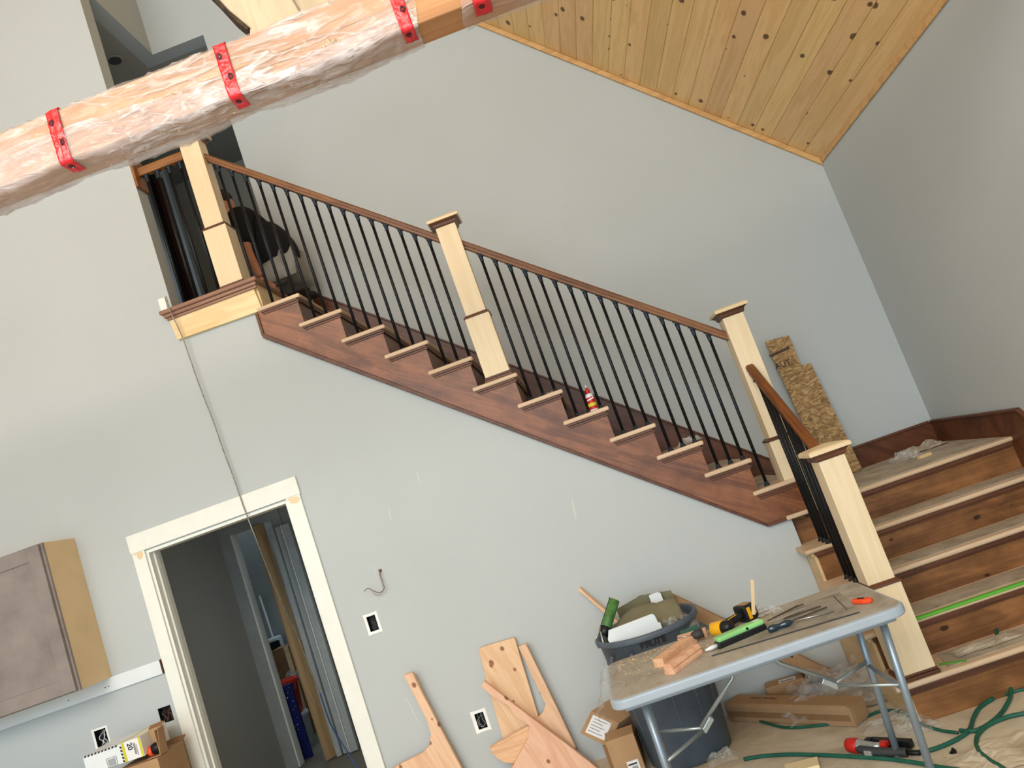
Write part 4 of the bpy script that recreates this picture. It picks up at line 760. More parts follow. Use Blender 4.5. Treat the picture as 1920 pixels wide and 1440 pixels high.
# ================================================================== BIN
BX, BY = -.895, -.345
t = thing('waste_bin', 'large dark blue grey round waste bin lettered BRUTE behind the folding table', 'bin', (BX, BY, 0), world=False)
obj('bin_body', MB().lathe([(.222, 0), (.232, .006), (.286, .705), (.300, .707), (.305, .712), (.305, .735), (.297, .742), (.280, .735), (.226, .02)], 48), M['can'], t, smooth=True)
for k in range(12):
    a = 2 * math.pi * k / 12; m = Matrix.Rotation(a, 4, 'Z')
    obj('bin_rib', MB().tube([m @ Vector((.230, 0, .03)), m @ Vector((.279, 0, .60))], .0035, 6), M['can'], t, smooth=True)
for sgn in (0, math.pi):
    m = Matrix.Rotation(sgn + .9, 4, 'Z'); obj('bin_handle', MB().tube(smooth_path([m @ Vector(q) for q in ((.285, -.07, .66), (.335, -.06, .60), (.345, 0, .585), (.335, .06, .60), (.285, .07, .66))]), .012, 8), M['can'], t, smooth=True)
for i, ch in enumerate('BRUTE'):
    an = -math.pi / 2 + .02 + (i - 2) * .105; r = .2805
    text('letter', ch, .046, M['ink'], Matrix.Rotation(an + math.pi / 2, 4, 'Z') @ Matrix.Translation((0, -r - .005, .684)) @ FRONT, t, ext=.0012, bold=.0022, squash=1.1)
t = thing('olive_carton', 'large dusty olive carton sheet bulging out of the waste bin', 'cardboard', (BX, BY, .66))
pts = P2([(1162, 1180), (1178, 1152), (1200, 1135), (1235, 1121), (1262, 1127), (1272, 1150), (1290, 1175), (1240, 1230)], BY + .02)
obj('sheet', MB().sheet(lambda u, v: Vector((BX - .235 + .45 * u, BY - .12 + .30 * v + .02 * math.sin(u * 5), .62 + .215 * math.sin(min(1, .25 + u * 1.0) * math.pi * .62) * (1 - (2 * v - 1) ** 2 * .45) + .018 * noise.noise(Vector((u * 4, v * 4, 1))))), 24, 16), M['olive'], t, solid=.006, smooth=True)
obj('torn_flap', MB().sheet(lambda u, v: Vector((BX - .13 + .34 * u, BY + .15 - .03 * v, .70 + .17 * v - .06 * abs(u - .5) + .012 * noise.noise(Vector((u * 8, 2, 1))))), 16, 4), M['olive'], t, solid=.004)
pw = P2([(1216, 1116), (1232, 1110), (1238, 1111), (1245, 1128), (1225, 1140)], BY + .1)
o = obj('white_sheet', MB().prism(pw, BY + .09, BY + .096), M['board'], bevel=.001); tag(o, 'small bent white sheet at the back of the waste bin', 'sheet')
pw = P2([(1140, 1200), (1141, 1182), (1222, 1151), (1227, 1153), (1234, 1167), (1238, 1167), (1243, 1181), (1200, 1200), (1150, 1215)], BY - .20)
o = obj('melamine_panel', MB().prism(pw, BY - .205, BY - .19), M['board'], bevel=.001); tag(o, 'white rectangular panel offcut standing in the front of the waste bin', 'panel')
crumple('clear_bag', 'crumpled clear bag inside the right side of the waste bin', 'bag', (BX + .17, BY - .08, .66), (.22, .24), M['bag'], 31, .45)
# caulking gun leaning on the bin rim
CR0 = -.9
t = thing('caulking_gun', 'caulking gun with a green tube standing head up on the bin rim', 'caulking gun', (-1.13, -.45, .70))
g0, g1 = at(1136, 1177, 'y', -.42), at(1152, 1126, 'y', -.36); ax = (g1 - g0).normalized(); gm = Matrix.Translation(g0) @ ax.to_track_quat('Z', 'Y').to_matrix().to_4x4(); L = (g1 - g0).length
obj('green_tube', MB().lathe([(.028, -.005), (.030, 0), (.030, L), (.028, L + .002)], 20, gm), M['caulk'], t, smooth=True)
obj('tube_stopper', MB().lathe([(.0, L - .01), (.027, L - .01), (.027, L + .004), (.0, L + .006)], 20, gm), M['tan'], t)
obj('gun_cradle', MB().sheet(lambda u, v: gm @ Vector((math.cos(CR0 + u * 2.2) * .0325, math.sin(CR0 + u * 2.2) * .0325, -.01 + v * (L + .02))), 12, 1), M['black'], t, solid=.002)
obj('gun_head', MB().lathe([(.0, -.05), (.026, -.046), (.034, -.03), (.035, .0), (.031, .004)], 20, gm), M['blackpl'], t, smooth=True)
gv = lambda L_: smooth_path([at(a, b, 'y', c) for a, b, c in L_], 5)
obj('gun_handle', MB().tube(gv([(1130, 1185, -.43), (1135, 1200, -.45), (1142, 1218, -.47), (1146, 1229, -.48)]), [.012] * 11 + [.011] * 5, 8), M['dkgrey'], t, smooth=True)
obj('gun_trigger', MB().tube(gv([(1125, 1175, -.43), (1128, 1192, -.46), (1132, 1208, -.48)]), .006, 8), M['zinc'], t, smooth=True)
obj('gun_rod', MB().tube(gv([(1128, 1172, -.43), (1120, 1193, -.46), (1116, 1203, -.46), (1122, 1216, -.46)]), .0032, 6), M['steel'], t, smooth=True)

# long carton leaning behind the bin
a = at(1258, 1112, 'y', -.05); bq = at(1640, 1295, 'y', -.12)
d = (bq - a); L = d.length; up_ = Vector((-d.z, 0, d.x)).normalized()
m4 = Matrix.Translation(a) @ Matrix((d.normalized(), Vector((0, 1, 0)), Vector((-d.z, 0, d.x)).normalized())).transposed().to_4x4()
t = thing('leaning_carton', 'long narrow brown carton leaning down behind bin and table', 'box', (-.2, -.06, .0))
obj('carton_body', MB().box(0, L, -.05, .035, -.075, .0, m4), M['card'], t, bevel=.002)
obj('end_flap', MB().box(-.012, .002, -.048, .033, -.073, -.02, m4).box(-.006, .03, -.053, -.050, -.073, .0, m4), M['card2'], t, bevel=.001)
q = m4.inverted() @ at(1478, 1222, 'y', -.105)
text('printed_letters', 'pa', .055, M['ink'], m4 @ Matrix.Translation((q.x, -.0505, q.z)) @ FRONT, t, bold=.001)

# ================================================================== FOLDING TABLE
TZ = .755
t = thing('folding_table', 'pale grey plastic folding table with dusty top and steel legs', 'table', (-.52, -1.37, 0))
def rrect(x0, x1, y0, y1, r, n=6):
    o = []
    for cx, cy, a0 in ((x1 - r, y1 - r, 0), (x0 + r, y1 - r, 90), (x0 + r, y0 + r, 180), (x1 - r, y0 + r, 270)):
        o += [(cx + r * math.cos(math.radians(a0 + 90 * k / n)), cy + r * math.sin(math.radians(a0 + 90 * k / n))) for k in range(n + 1)]
    return o
TX0, TX1, TY0, TY1 = -1.145, .105, -1.70, -1.045
obj('tabletop', MB().prism(rrect(TX0, TX1, TY0, TY1, .07), TZ - .043, TZ - .001, 'z'), M['tablepl'], t, bevel=.010, seg=3)
obj('top_surface', MB().prism(rrect(TX0 + .014, TX1 - .014, TY0 + .014, TY1 - .014, .06), TZ - .0015, TZ, 'z'), M['tabledirt'], t)
obj('apron', MB().box(TX0 + .05, TX1 - .05, TY0 + .05, TY0 + .07, TZ - .065, TZ - .04).box(TX0 + .05, TX1 - .05, TY1 - .07, TY1 - .05, TZ - .065, TZ - .04), M['leg'], t, bevel=.003)
_f = at(1655, 1165, 'y', -1.57); _r = at(1600, 1183, 'y', -1.19)
for xt, xb, in ((_f.x, -.035), (TX0 + .13, -1.03)):
    for yt, yb in ((TY0 + .13, -1.60), (TY1 - .13, -1.19)):
        l_ = obj('leg', MB().tube([(xt, yt, TZ - .045), ((xt + xb) / 2 + .003, (yt + yb) / 2, .40), (xb, yb, .006)], .0165, 12), M['leg'], t, smooth=True)
        sub('foot_cap', MB().lathe([(.018, 0), (.0195, .002), (.0195, .03), (.0175, .032)], 12, c=(xb, yb, .001)), M['leg'], l_, smooth=True)
    xm_ = (xt + xb) / 2
    obj('cross_bar', MB().tube([(xm_, (TY0 + .13 - 1.60) / 2, .41), (xm_, (TY1 - .13 - 1.19) / 2, .41)], .009, 8), M['leg'], t, smooth=True)
    sg = -1 if xt > -.5 else 1
    hx = xm_ + sg * .20; hy = (TY0 + TY1) / 2
    br = obj('brace', MB().tube([(xm_, TY0 + .12, .43), (hx, hy - .02, .44)], .008, 8).tube([(xm_, TY1 - .14, .43), (hx, hy + .02, .44)], .008, 8), M['zinc'], t, smooth=True)
    sub('hinge_plate', MB().box(-.035, .035, -.022, .022, -.012, .012, Matrix.Translation((hx + sg * .03, hy, .455)) @ Matrix.Rotation(-sg * .7, 4, 'Y')), M['zinc'], br, bevel=.003)
    obj('brace_arm', MB().tube([(hx, hy, .45), (hx + sg * .20, hy, .60), (hx + sg * .26, hy, TZ - .05)], .009, 8), M['zinc'], t, smooth=True)
# film hanging on the table's left end
def drape(u, v):
    y = -1.66 + .56 * u; w = noise.noise(Vector((u * 5, v * 3, 4)))
    if v < .25: return Vector((TX0 + .05 + .03 * math.sin(y * 20) - .07 * (v / .25), y, TZ + .002 + .004 * abs(w)))
    k = (v - .25) / .75; return Vector((TX0 - .018 - .03 * abs(w) - .05 * math.sin(k * 2), y + .02 * w, TZ - .005 - (.07 + .20 * u ** 2) * k))
o = obj('film_drape', MB().sheet(drape, 22, 16), M['bag'], smooth=True); tag(o, 'clear film draped over the left end of the folding table', 'plastic film')

# on the table
def on(px, py, h=0): q = at(px, py, 'z', TZ + h); return q
def blockm(name, label, px0, px1, w, h, mat, z0=0.0005, rib=False):
    a, b = on(*px0), on(*px1); d = (b - a); d.z = 0; L = d.length; m = Matrix.Translation((a.x, a.y, TZ + z0)) @ Matrix.Rotation(math.atan2(d.y, d.x), 4, 'Z')
    mb = MB()
    if rib: mb.prism([(-w / 2, 0), (w / 2, 0), (w / 2, h * .3), (w / 2 - .006, h * .45), (w / 2, h * .6), (w / 2 - .012, h), (-w / 2 + .012, h), (-w / 2, h * .6), (-w / 2 + .006, h * .45), (-w / 2, h * .3)], 0, L, 'x', m)
    else: mb.box(0, L, -w / 2, w / 2, 0, h, m)
    return tag(obj(name, mb, mat, bevel=.0015), label, 'wood block')
blockm('wood_block', 'moulded fir handrail cutoff nearest the front of the table, end grain showing', (1257, 1266), (1310, 1226), .052, .045, M['firx'], rib=True)
blockm('wood_block', 'flat fir block lying behind the moulded fir cutoff', (1238, 1252), (1300, 1205), .055, .038, M['firx'])
blockm('wood_block', 'short fir block under the drill nose, farthest back of the three', (1275, 1208), (1328, 1192), .045, .036, M['firx'])
# cordless drill lying on its side
q = on(1352, 1192)
t = thing('cordless_drill', 'yellow and black cordless drill lying on the table, battery to the right', 'drill', (q.x, q.y, TZ), (0, 0, math.radians(8)), world=False)
AX = Matrix.Rotation(-math.pi / 2, 4, 'Y')
obj('motor_housing', MB().lathe([(.020, -.035), (.031, -.03), (.033, .02), (.031, .045), (.022, .055)], 20, Matrix.Translation((.0, 0, .034)) @ Matrix.Rotation(math.radians(140), 4, 'Z') @ AX), M['yellow'], t, smooth=True)
obj('gearbox', MB().lathe([(.030, .0), (.032, .01), (.030, .04), (.020, .05)], 20, Matrix.Translation((.018, -.02, .034)) @ Matrix.Rotation(math.radians(-50), 4, 'Z') @ AX.inverted()), M['blackpl'], t, smooth=True)
obj('chuck', MB().lathe([(.021, .05), (.021, .085), (.012, .105), (.004, .108)], 16, Matrix.Translation((-.02, .012, .036)) @ Matrix.Rotation(math.radians(-14), 4, 'Z') @ AX), M['dkgrey'], t, smooth=True)
obj('drill_bit', MB().tube([(-.118, .04, .037), (-.185, .060, .045)], .003, 6), M['steel'], t, smooth=True)
obj('grip', MB().tube(smooth_path([(.015, .005, .036), (.06, .03, .036), (.10, .045, .037), (.135, .058, .04)]), .0195, 10), M['blackpl'], t, smooth=True)
obj('grip_piping', MB().tube(smooth_path([(.03, -.008, .050), (.07, .016, .053), (.11, .036, .055)]), .0022, 6), M['yellow'], t, smooth=True)
bt = obj('battery', MB().box(-.032, .042, -.040, .045, -.03, .045, Matrix.Translation((.165, .072, .034)) @ Matrix.Rotation(math.radians(22), 4, 'Z')), M['blackpl'], t, bevel=.009, seg=3)
sub('battery_label', MB().box(-.015, .025, -.028, .03, .0455, .0465, Matrix.Translation((.165, .072, .034)) @ Matrix.Rotation(math.radians(22), 4, 'Z')), M['tan'], bt)
sub('battery_latch', MB().box(-.02, .0, -.0425, -.039, -.02, .035, Matrix.Translation((.165, .072, .034)) @ Matrix.Rotation(math.radians(22), 4, 'Z')).box(.014, .03, -.0425, -.039, -.005, .03, Matrix.Translation((.165, .072, .034)) @ Matrix.Rotation(math.radians(22), 4, 'Z')), M['yellow'], bt, bevel=.002)
# long green and black cutter
a, b = on(1347, 1218), on(1436, 1180); d = b - a; m = Matrix.Translation((a.x, a.y, TZ)) @ Matrix.Rotation(math.atan2(d.y, d.x), 4, 'Z'); L = d.length
t = thing('green_cutter', 'long pale green and black hand tool in the middle of the table', 'tool', (a.x, a.y, TZ))
obj('tool_casing', MB().box(0, L, -.022, .030, .001, .030, m), M['blackpl'], t, bevel=.006)
obj('green_cover', MB().box(.004, L - .002, -.024, .026, .028, .052, m), M['limegreen'], t, bevel=.010, seg=3)
obj('bright_tip', MB().lathe([(.009, 0), (.009, .03), (.003, .058)], 12, m @ Matrix.Translation((.0, .0, .018)) @ AX), M['board'], t, smooth=True)
obj('switch_button', MB().lathe([(.006, 0), (.006, .003), (.001, .004)], 12, m @ Matrix.Translation((L * .62, -.0235, .040)) @ Matrix.Rotation(math.pi / 2, 4, 'X')), M['black'], t)
obj('tool_sticker', MB().box(L - .045, L - .02, -.012, .008, .0522, .0532, m), M['label'], t)
q = on(1430, 1172); o = obj('pencil_stick', MB().box(-.008, .008, -.003, .003, 0, .155, Matrix.Translation((q.x - .02, q.y + .01, TZ + .053)) @ Matrix.Rotation(math.radians(19), 4, 'Y')), M['cabside'], bevel=.001); tag(o, 'small flat stick standing upright on the green hand tool', 'stick')
q = on(1415, 1160); crumple('clear_wrapper', 'crumpled clear wrapper between drill battery and green tool', 'plastic scrap', (q.x + .03, q.y + .02, TZ + .002), (.11, .10), M['bag'], 41, .5)
q = on(1455, 1150); crumple('clear_wrapper', 'small clear wrapper behind the upright stick on the table', 'plastic scrap', (q.x, q.y, TZ + .002), (.07, .06), M['bag'], 44, .6)
# chisel
a, b, c_ = on(1443, 1190), on(1490, 1173), on(1565, 1149)
t = thing('screwdriver', 'long screwdriver with a dark blue clear handle', 'screwdriver', (a.x, a.y, TZ))
o3 = Vector((0, 0, .020)); n_ = 14
obj('handle', MB().tube([a + o3 + (b - a) * (i / n_) for i in range(n_ + 1)], [.010, .015, .017, .0175, .016, .0135, .012, .012, .0135, .016, .0165, .015, .012, .009, .006], 10), M['bluehandle'], t, smooth=True)
obj('shaft', MB().tube([b + Vector((0, 0, .019)), c_ + Vector((0, 0, .006))], .0035, 8), M['steel'], t, smooth=True)
# steel straight edge
a, b = on(1335, 1231), on(1612, 1149); d = b - a; m = Matrix.Translation((a.x, a.y, TZ + .0004)) @ Matrix.Rotation(math.atan2(d.y, d.x), 4, 'Z')
o = obj('flat_sheet', MB().prism([(q.x, q.y) for q in (on(1335, 1231), on(1615, 1147), on(1574, 1112), on(1535, 1124), on(1500, 1140), on(1400, 1184))], TZ + .0006, TZ + .004, 'z'), floorpaper('grey sheet', '7f7a70', '98948a', 'a8a49b', 9)); tag(o, 'long thin grey sheet lying under the screwdriver and the slips', 'sheet')
sub('dark_edge', MB().box(0, d.length, -.003, .002, .0, .0045, m), M['dkgrey'], o)
_a, _b = on(1564, 1120), on(1589, 1145); sub('raised_rib', MB().tube([_a + Vector((0, 0, .004)), _b + Vector((0, 0, .004))], .0022, 6), M['dkgrey'], o)
rr = random.Random(9)
for k, (pa, pb_) in enumerate((((1440, 1166), (1497, 1137)), ((1448, 1170), (1512, 1142)), ((1470, 1164), (1540, 1140)), ((1488, 1168), (1552, 1143)), ((1478, 1151), (1508, 1138)))):
    a, b = on(*pa), on(*pb_); d = b - a; m = Matrix.Translation((a.x, a.y, TZ + .004 + .0022 * k)) @ Matrix.Rotation(math.atan2(d.y, d.x), 4, 'Z')
    o = obj('wood_slip', MB().box(0, d.length, -.006, .006, 0, .002, m), [M['brownstrip'], M['tabledirt'], M['brownstrip'], M['dkgrey'], M['brownstrip']][k]); tag(o, ['dark brown wood slip, leftmost of the slips beside the green tool', 'grey dusty wood slip lying just above the screwdriver handle', 'dark brown wood slip reaching along above the screwdriver shaft', 'blackish slip at the far right of the slip pile', 'short brown slip at the back of the slip pile'][k], 'wood slip', 'stained wood slips on the table')
q = on(1618, 1131); t = thing('utility_knife', 'orange utility knife near the right end of the folding table', 'knife', (q.x, q.y, TZ), (0, 0, math.radians(-52)), world=False)
kp = [(.8 * a_, 1.15 * b_) for a_, b_ in [(-.062, .0), (-.055, .012), (-.02, .017), (.03, .018), (.055, .012), (.062, 0), (.055, -.014), (.02, -.018), (-.03, -.012), (-.055, -.008)]]
obj('knife_body', MB().prism(kp, .001, .020, 'z'), M['orange'], t, bevel=.005, seg=3)
obj('knife_slider', MB().box(-.02, .012, -.001, .007, .020, .023), M['black'], t, bevel=.001)
q = on(1290, 1188); o = obj('sanding_sheet', MB().add([(q.x - .05, q.y - .05, TZ + .001), (q.x + .055, q.y - .03, TZ + .001), (q.x + .06, q.y + .05, TZ + .014), (q.x - .03, q.y + .04, TZ + .012)], [(0, 1, 2, 3)]), M['green'], solid=.003); tag(o, 'folded green sheet behind the fir blocks on the table', 'sheet'); sub('yellow_corner', MB().add([(q.x - .062, q.y - .055, TZ + .0012), (q.x - .04, q.y - .056, TZ + .0012), (q.x - .045, q.y - .01, TZ + .008)], [(0, 1, 2)]), M['yellow'], o, solid=.002)
m = MB(); rr = random.Random(12)
for _ in range(300):
    q = on(1130 + rr.random() * 330, 1200); u = rr.random() ** 1.2; x = TX0 + .06 + .75 * u; y = TY1 - .05 - abs(rr.gauss(0, .10)) - (.0 if rr.random() < .8 else .2); s_ = rr.uniform(.001, .0035); a = rr.uniform(0, 6.28)
    if not TY0 + .04 < y < TY1 - .03: continue
    m.box(-s_ * 1.5, s_ * 1.5, -s_ * .5, s_ * .5, 0, s_ * .5, Matrix.Translation((x, y, TZ + .0003)) @ Matrix.Rotation(a, 4, 'Z') @ Matrix.Rotation(rr.uniform(-.2, .2), 4, 'X'))
o = obj('sawdust', m, M['ply']); tag(o, 'pale sawdust and chips scattered over the left half of the table top', 'sawdust', kind='stuff')

# ================================================================== ON THE FLOOR
def fl(px, py, z=.0): return at(px, py, 'z', z)
def hose(label, pts, r=.0095, name='air_hose'):
    P = smooth_path([Vector((fl(a, b, r).x, fl(a, b, r).y, r + .001 + (c[0] if c else 0))) for a, b, *c in pts], 6)
    return tag(obj(name, MB().tube(P, r, 10), M['green'], smooth=True), label, 'hose')
hose('green air hose running from the nailer across to the lower steps', [(1712, 1411), (1740, 1408), (1770, 1398), (1800, 1383), (1818, 1368), (1826, 1345), (1838, 1326), (1862, 1310)])
hose('green air hose looping up over the bottom step at the right edge', [(1800, 1370), (1830, 1370), (1862, 1352), (1886, 1325), (1898, 1295, .02), (1899, 1260, .19), (1905, 1225, .225), (1925, 1205, .225), (1960, 1185, .225)])
hose('green air hose curving left from the right frame edge and back down', [(1960, 1330), (1920, 1338), (1885, 1346), (1850, 1362), (1832, 1382), (1834, 1405), (1855, 1425), (1880, 1440), (1920, 1470)])
hose('green air hose lying along the front of the floor below the bin', [(1395, 1424), (1430, 1418), (1480, 1415), (1540, 1416), (1600, 1419), (1660, 1423), (1720, 1431), (1780, 1442), (1850, 1452)])
hose('green air hose emerging behind the long carton by the table legs', [(1600, 1352), (1622, 1345), (1650, 1334), (1680, 1333), (1700, 1341), (1730, 1358), (1765, 1370), (1796, 1374)], .0075)
hose('short green hose bend showing just in front of the long carton', [(1425, 1352), (1440, 1357), (1470, 1364), (1500, 1364), (1530, 1361), (1556, 1358)], .0075)
hose('thin green hose leaving toward the right frame edge behind the loop', [(1885, 1303), (1905, 1296), (1960, 1285)], .0075)
# long carton on the floor
a, b = fl(1378, 1353), fl(1600, 1364); a2 = Vector((a.x, a.y, 0)); d = b - a; ang = math.atan2(d.y, d.x); L = d.length
m = Matrix.Translation((a.x, a.y, 0)) @ Matrix.Rotation(ang, 4, 'Z')
t = thing('long_carton', 'long flat brown carton lying on the floor behind the table legs', 'box', (a.x, a.y, 0))
obj('carton_body', MB().prism([(0, .002), (.13, .002), (.13, .105), (.012, .105), (0, .085)], -.03, L, 'x', m), M['card'], t, bevel=.002)
obj('carton_tape', MB().box(-.03, L, -.0012, .0, .030, .062, m), M['card2'], t)
obj('end_flap', MB().box(L, L + .022, .0, .13, .004, .103, m).box(L + .022, L + .026, .01, .12, .01, .098, m), M['card'], t, bevel=.001)
q = at(1440, 1315, 'z', .105)
text('handwriting', 'Mission Cabin', .034, M['brownstrip'], Matrix.Translation((0, 0, .1056)) @ m @ Matrix.Translation((.20, .085, 0)) @ Matrix.Rotation(math.pi, 4, 'Z'), t)
q = at(1477, 1294, 'y', -.12); z0 = q.z - .045; m = Matrix.Translation((q.x, -.10, z0)) @ Matrix.Rotation(-.16, 4, 'Z')
o = obj('folded_carton', MB().prism([(q.x - .36, -.13), (q.x + .16, -.19), (q.x + .17, -.03), (q.x - .36, -.02)], .001, z0 - .001, 'z'), M['card2'], bevel=.004); tag(o, 'dark folded carton between the long carton and the wall, small carton on it', 'box'); sub('carton_seam', MB().box(q.x - .20, q.x - .195, -.165, -.03, z0 - .0009, z0 + .0006), M['brownstrip'], o)
t = thing('small_carton', 'small brown carton with a white label behind the long carton', 'box', (q.x, -.10, z0))
obj('carton_body', MB().box(-.115, .115, -.045, .06, .001, .095, m), M['card'], t, bevel=.008)
obj('carton_label', MB().box(-.03, .07, -.03, .03, .0952, .0958, m), M['label'], t)
obj('label_print', MB().box(-.02, .06, -.02, .0, .0959, .0962, m), M['greyink'], t)
obj('open_flap', MB().add([m @ Vector(v) for v in ((.115, -.04, .09), (.115, .055, .094), (.142, .045, .05), (.142, -.04, .04))], [(0, 1, 2, 3)]), M['card2'], t, solid=.003)
q = fl(1560, 1310, .03); crumple('plastic_heap', 'heap of crumpled clear plastic behind the table legs', 'plastic film', (q.x + .02, q.y + .02, .02), (.62, .44), M['bag'], 51, .30, 34)
q = fl(1665, 1345, .01); crumple('plastic_sheet', 'crumpled translucent sheet on the floor under the table legs', 'plastic film', (q.x - .0, q.y - .12, .004), (.32, .34), M['bag'], 54, .16, 26)
q = fl(1640, 1310, .0); crumple('brown_paper_sheet', 'loose wrinkled brown paper sheet beside the bottom step', 'paper', (q.x - .08, q.y + .16, .002), (.50, .5), M['tpaper'], 57, .06, 20)
# brown carton with address label left of the bin
c3 = [at(1108, 1333, 'y', -.30), at(1160, 1356, 'y', -.30), at(1142, 1402, 'y', -.30), at(1087, 1375, 'y', -.30)]
t = thing('labelled_carton', 'tilted brown carton with a white address label left of the bin', 'box', (c3[3].x, -.25, .2))
back = Vector((.17, .16, .0))
obj('carton_body', MB().add(c3 + [v + back for v in c3], [(0, 1, 2, 3), (7, 6, 5, 4), (0, 4, 5, 1), (1, 5, 6, 2), (2, 6, 7, 3), (3, 7, 4, 0)]), M['card'], t, bevel=.003)
ux, uz = (c3[1] - c3[0]), (c3[3] - c3[0]); f0 = c3[0] + Vector((0, -.002, 0))
obj('address_label', MB().add([f0 + ux * a_ + uz * b_ for a_, b_ in ((.12, .10), (.80, .12), (.82, .86), (.14, .86))], [(0, 1, 2, 3)]), M['label'], t, solid=.0008)
mm = MB()
for k in range(5): mm.add([f0 + Vector((0, -.0015, 0)) + ux * a_ + uz * b_ for a_, b_ in ((.2, .2 + k * .13), (.68 - .1 * (k % 2), .2 + k * .13), (.68 - .1 * (k % 2), .23 + k * .13), (.2, .23 + k * .13))], [(0, 1, 2, 3)])
obj('label_print', mm, M['greyink'], t)
sd = c3[1] * .5 + c3[2] * .5 + back * .18; obj('red_stripe', MB().add([c3[2] + (c3[1] - c3[2]) * a_ + back * b_ + Vector((.002, -.002, 0)) for a_, b_ in ((.15, .12), (.62, .34), (.62, .40), (.15, .18))], [(0, 1, 2, 3)]), M['red'], t, solid=.001)
q = at(1200, 1425, 'y', -.42)
c4 = [at(1145, 1422, 'y', -.48), at(1188, 1407, 'y', -.48), at(1225, 1475, 'y', -.48), at(1150, 1495, 'y', -.48)]
t = thing('lower_carton', 'brown carton with a barcode label at the bottom edge, left table leg before it', 'box', (q.x, -.4, 0))
bk = Vector((-.02, .17, .02))
for v in c4: v.z = max(v.z, .03)
obj('carton_body', MB().add([Vector((c4[0].x, -.48, .235)), Vector((c4[1].x + .03, -.48, .235)), Vector((c4[1].x + .03, -.48, .001)), Vector((c4[0].x, -.48, .001))] + [Vector((c4[0].x, -.33, .235)), Vector((c4[1].x + .03, -.33, .235)), Vector((c4[1].x + .03, -.33, .001)), Vector((c4[0].x, -.33, .001))], [(0, 1, 2, 3), (7, 6, 5, 4), (0, 4, 5, 1), (1, 5, 6, 2), (2, 6, 7, 3), (3, 7, 4, 0)]), M['card'], t, bevel=.003)
lx, lz = at(1188, 1432, 'y', -.482).x, at(1188, 1432, 'y', -.482).z
obj('barcode_label', MB().box(lx - .035, lx + .03, -.4825, -.481, lz - .05, lz + .018), M['label'], t)
mm = MB(); [mm.box(lx - .012 + k * .004, lx - .010 + k * .004, -.4832, -.4826, lz - .04, lz - .012) for k in range(8)]; mm.box(lx - .03, lx + .02, -.4832, -.4826, lz - .004, lz + .004)
obj('label_print', mm, M['ink'], t)
o = obj('flattened_carton', MB().box(-1.36, -1.16, -.30, -.02, .001, .16), M['card2'], bevel=.004); tag(o, 'darker brown carton against the wall under the labelled carton', 'box'); sub('carton_seam', MB().box(-1.262, -1.256, -.302, -.3, .001, .16), M['black'], o)
# cardboard in front of the bin
q = fl(1362, 1412, .0); m = Matrix.Translation((q.x - .06, q.y + .06, 0)) @ Matrix.Rotation(.35, 4, 'Z')
t = thing('flat_carton', 'flattened open carton in front of the waste bin', 'box', (q.x, q.y, 0))
obj('carton_body', MB().box(-.09, .07, -.03, .03, .001, .055, m), M['card'], t, bevel=.002)
obj('open_flap', MB().add([m @ Vector(v) for v in ((-.09, -.03, .055), (-.13, -.05, .03), (-.12, .04, .03), (-.09, .03, .055))], [(0, 1, 2, 3)]), M['card2'], t, solid=.003)
o = obj('cardboard_flap', MB().prism([(fl(1258, 1440).x - .03, -.86), (fl(1268, 1424).x, -.70), (fl(1330, 1440).x, -.82), (fl(1330, 1440).x, -.98), (fl(1258, 1440).x - .02, -1.0)], .001, .05, 'z'), M['card'], bevel=.003); tag(o, 'brown cardboard flap at the bottom edge below the waste bin', 'cardboard')
q = fl(1325, 1432, .01); crumple('clear_bag', 'crumpled clear bag on the floor beside the flattened carton', 'bag', (q.x + .08, q.y - .01, .004), (.16, .12), M['bag'], 61, .4)
q = fl(1510, 1435, .0); o = obj('pale_offcut', MB().box(-.10, .06, -.05, .05, 0.001, .02, Matrix.Translation((q.x, q.y - .03, 0)) @ Matrix.Rotation(-.2, 4, 'Z')), M['ply'], bevel=.003); tag(o, 'pale wood offcut at the bottom edge left of the table leg', 'offcut')
q = fl(1790, 1413, .0); t = thing('black_fitting', 'tiny black hose fitting on the floor paper', 'fitting', (q.x, q.y, 0), world=False); obj('fitting_body', MB().lathe([(.011, .001), (.011, .016), (.006, .018), (.006, .024)], 8), M['black'], t); obj('fitting_tab', MB().box(-.018, 0, -.004, .004, .004, .012), M['black'], t)
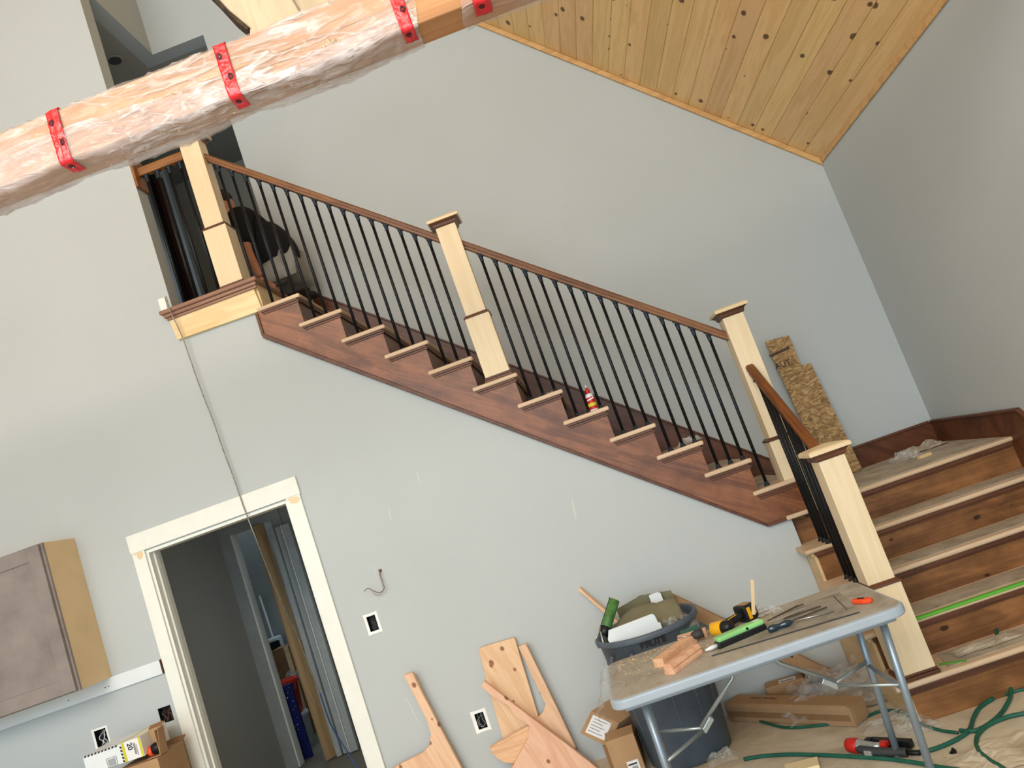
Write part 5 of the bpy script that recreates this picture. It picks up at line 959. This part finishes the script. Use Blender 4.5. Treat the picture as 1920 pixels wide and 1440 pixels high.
# nailer
q = fl(1596, 1400, .03); r_ = fl(1712, 1411, .02); d = r_ - q
t = thing('air_nailer', 'red and black air nailer lying on the floor under the table', 'nailer', (q.x, q.y, 0), (0, 0, math.atan2(d.y, d.x)), world=False)
t.scale = (1.12, 1.12, 1.12)
obj('head_cap', MB().lathe([(.018, -.028), (.027, -.022), (.030, .0), (.030, .022), (.026, .028)], 20, Matrix.Translation((.01, 0, .033)) @ Matrix.Rotation(math.pi / 2, 4, 'Y')), M['red'], t, smooth=True)
obj('exhaust_cover', MB().lathe([(.001, -.031), (.017, -.030), (.018, -.026), (.001, -.026)], 16, Matrix.Translation((.01, 0, .033)) @ Matrix.Rotation(math.pi / 2, 4, 'Y')), M['black'], t, smooth=True)
obj('cylinder', MB().lathe([(.026, .026), (.027, .034), (.022, .06), (.018, .10), (.018, .13)], 20, Matrix.Translation((.01, 0, .033)) @ Matrix.Rotation(math.pi / 2, 4, 'Y')), M['silver'], t, smooth=True)
obj('grip', MB().tube(smooth_path([(.04, -.01, .030), (.09, -.022, .026), (.15, -.022, .024), (.20, -.014, .022), (.25, -.006, .020)]), .018, 10), M['dkgrey'], t, smooth=True)
obj('trigger_guard', MB().box(.085, .12, -.05, -.038, .015, .035), M['silver'], t, bevel=.004)
obj('red_panel', MB().box(.13, .165, -.005, .03, .028, .05), M['red'], t, bevel=.004)
obj('magazine', MB().box(.07, .25, .035, .065, .012, .045), M['blackpl'], t, bevel=.005)
obj('nose', MB().box(.055, .085, .02, .05, .01, .05), M['black'], t, bevel=.004)
obj('hose_coupling', MB().lathe([(.008, 0), (.011, .002), (.011, .03), (.009, .034), (.009, .06)], 12, Matrix.Translation((.245, -.005, .02)) @ Matrix.Rotation(math.pi / 2, 4, 'Y')), M['black'], t, smooth=True)
# floor paper wrinkles
crumple('paper_ripple', 'ripple in the builder paper at the bottom right corner of the floor', 'paper', (fl(1870, 1420).x, fl(1870, 1420).y, .001), (.35, .3), M['paper'], 71, .06, 16)
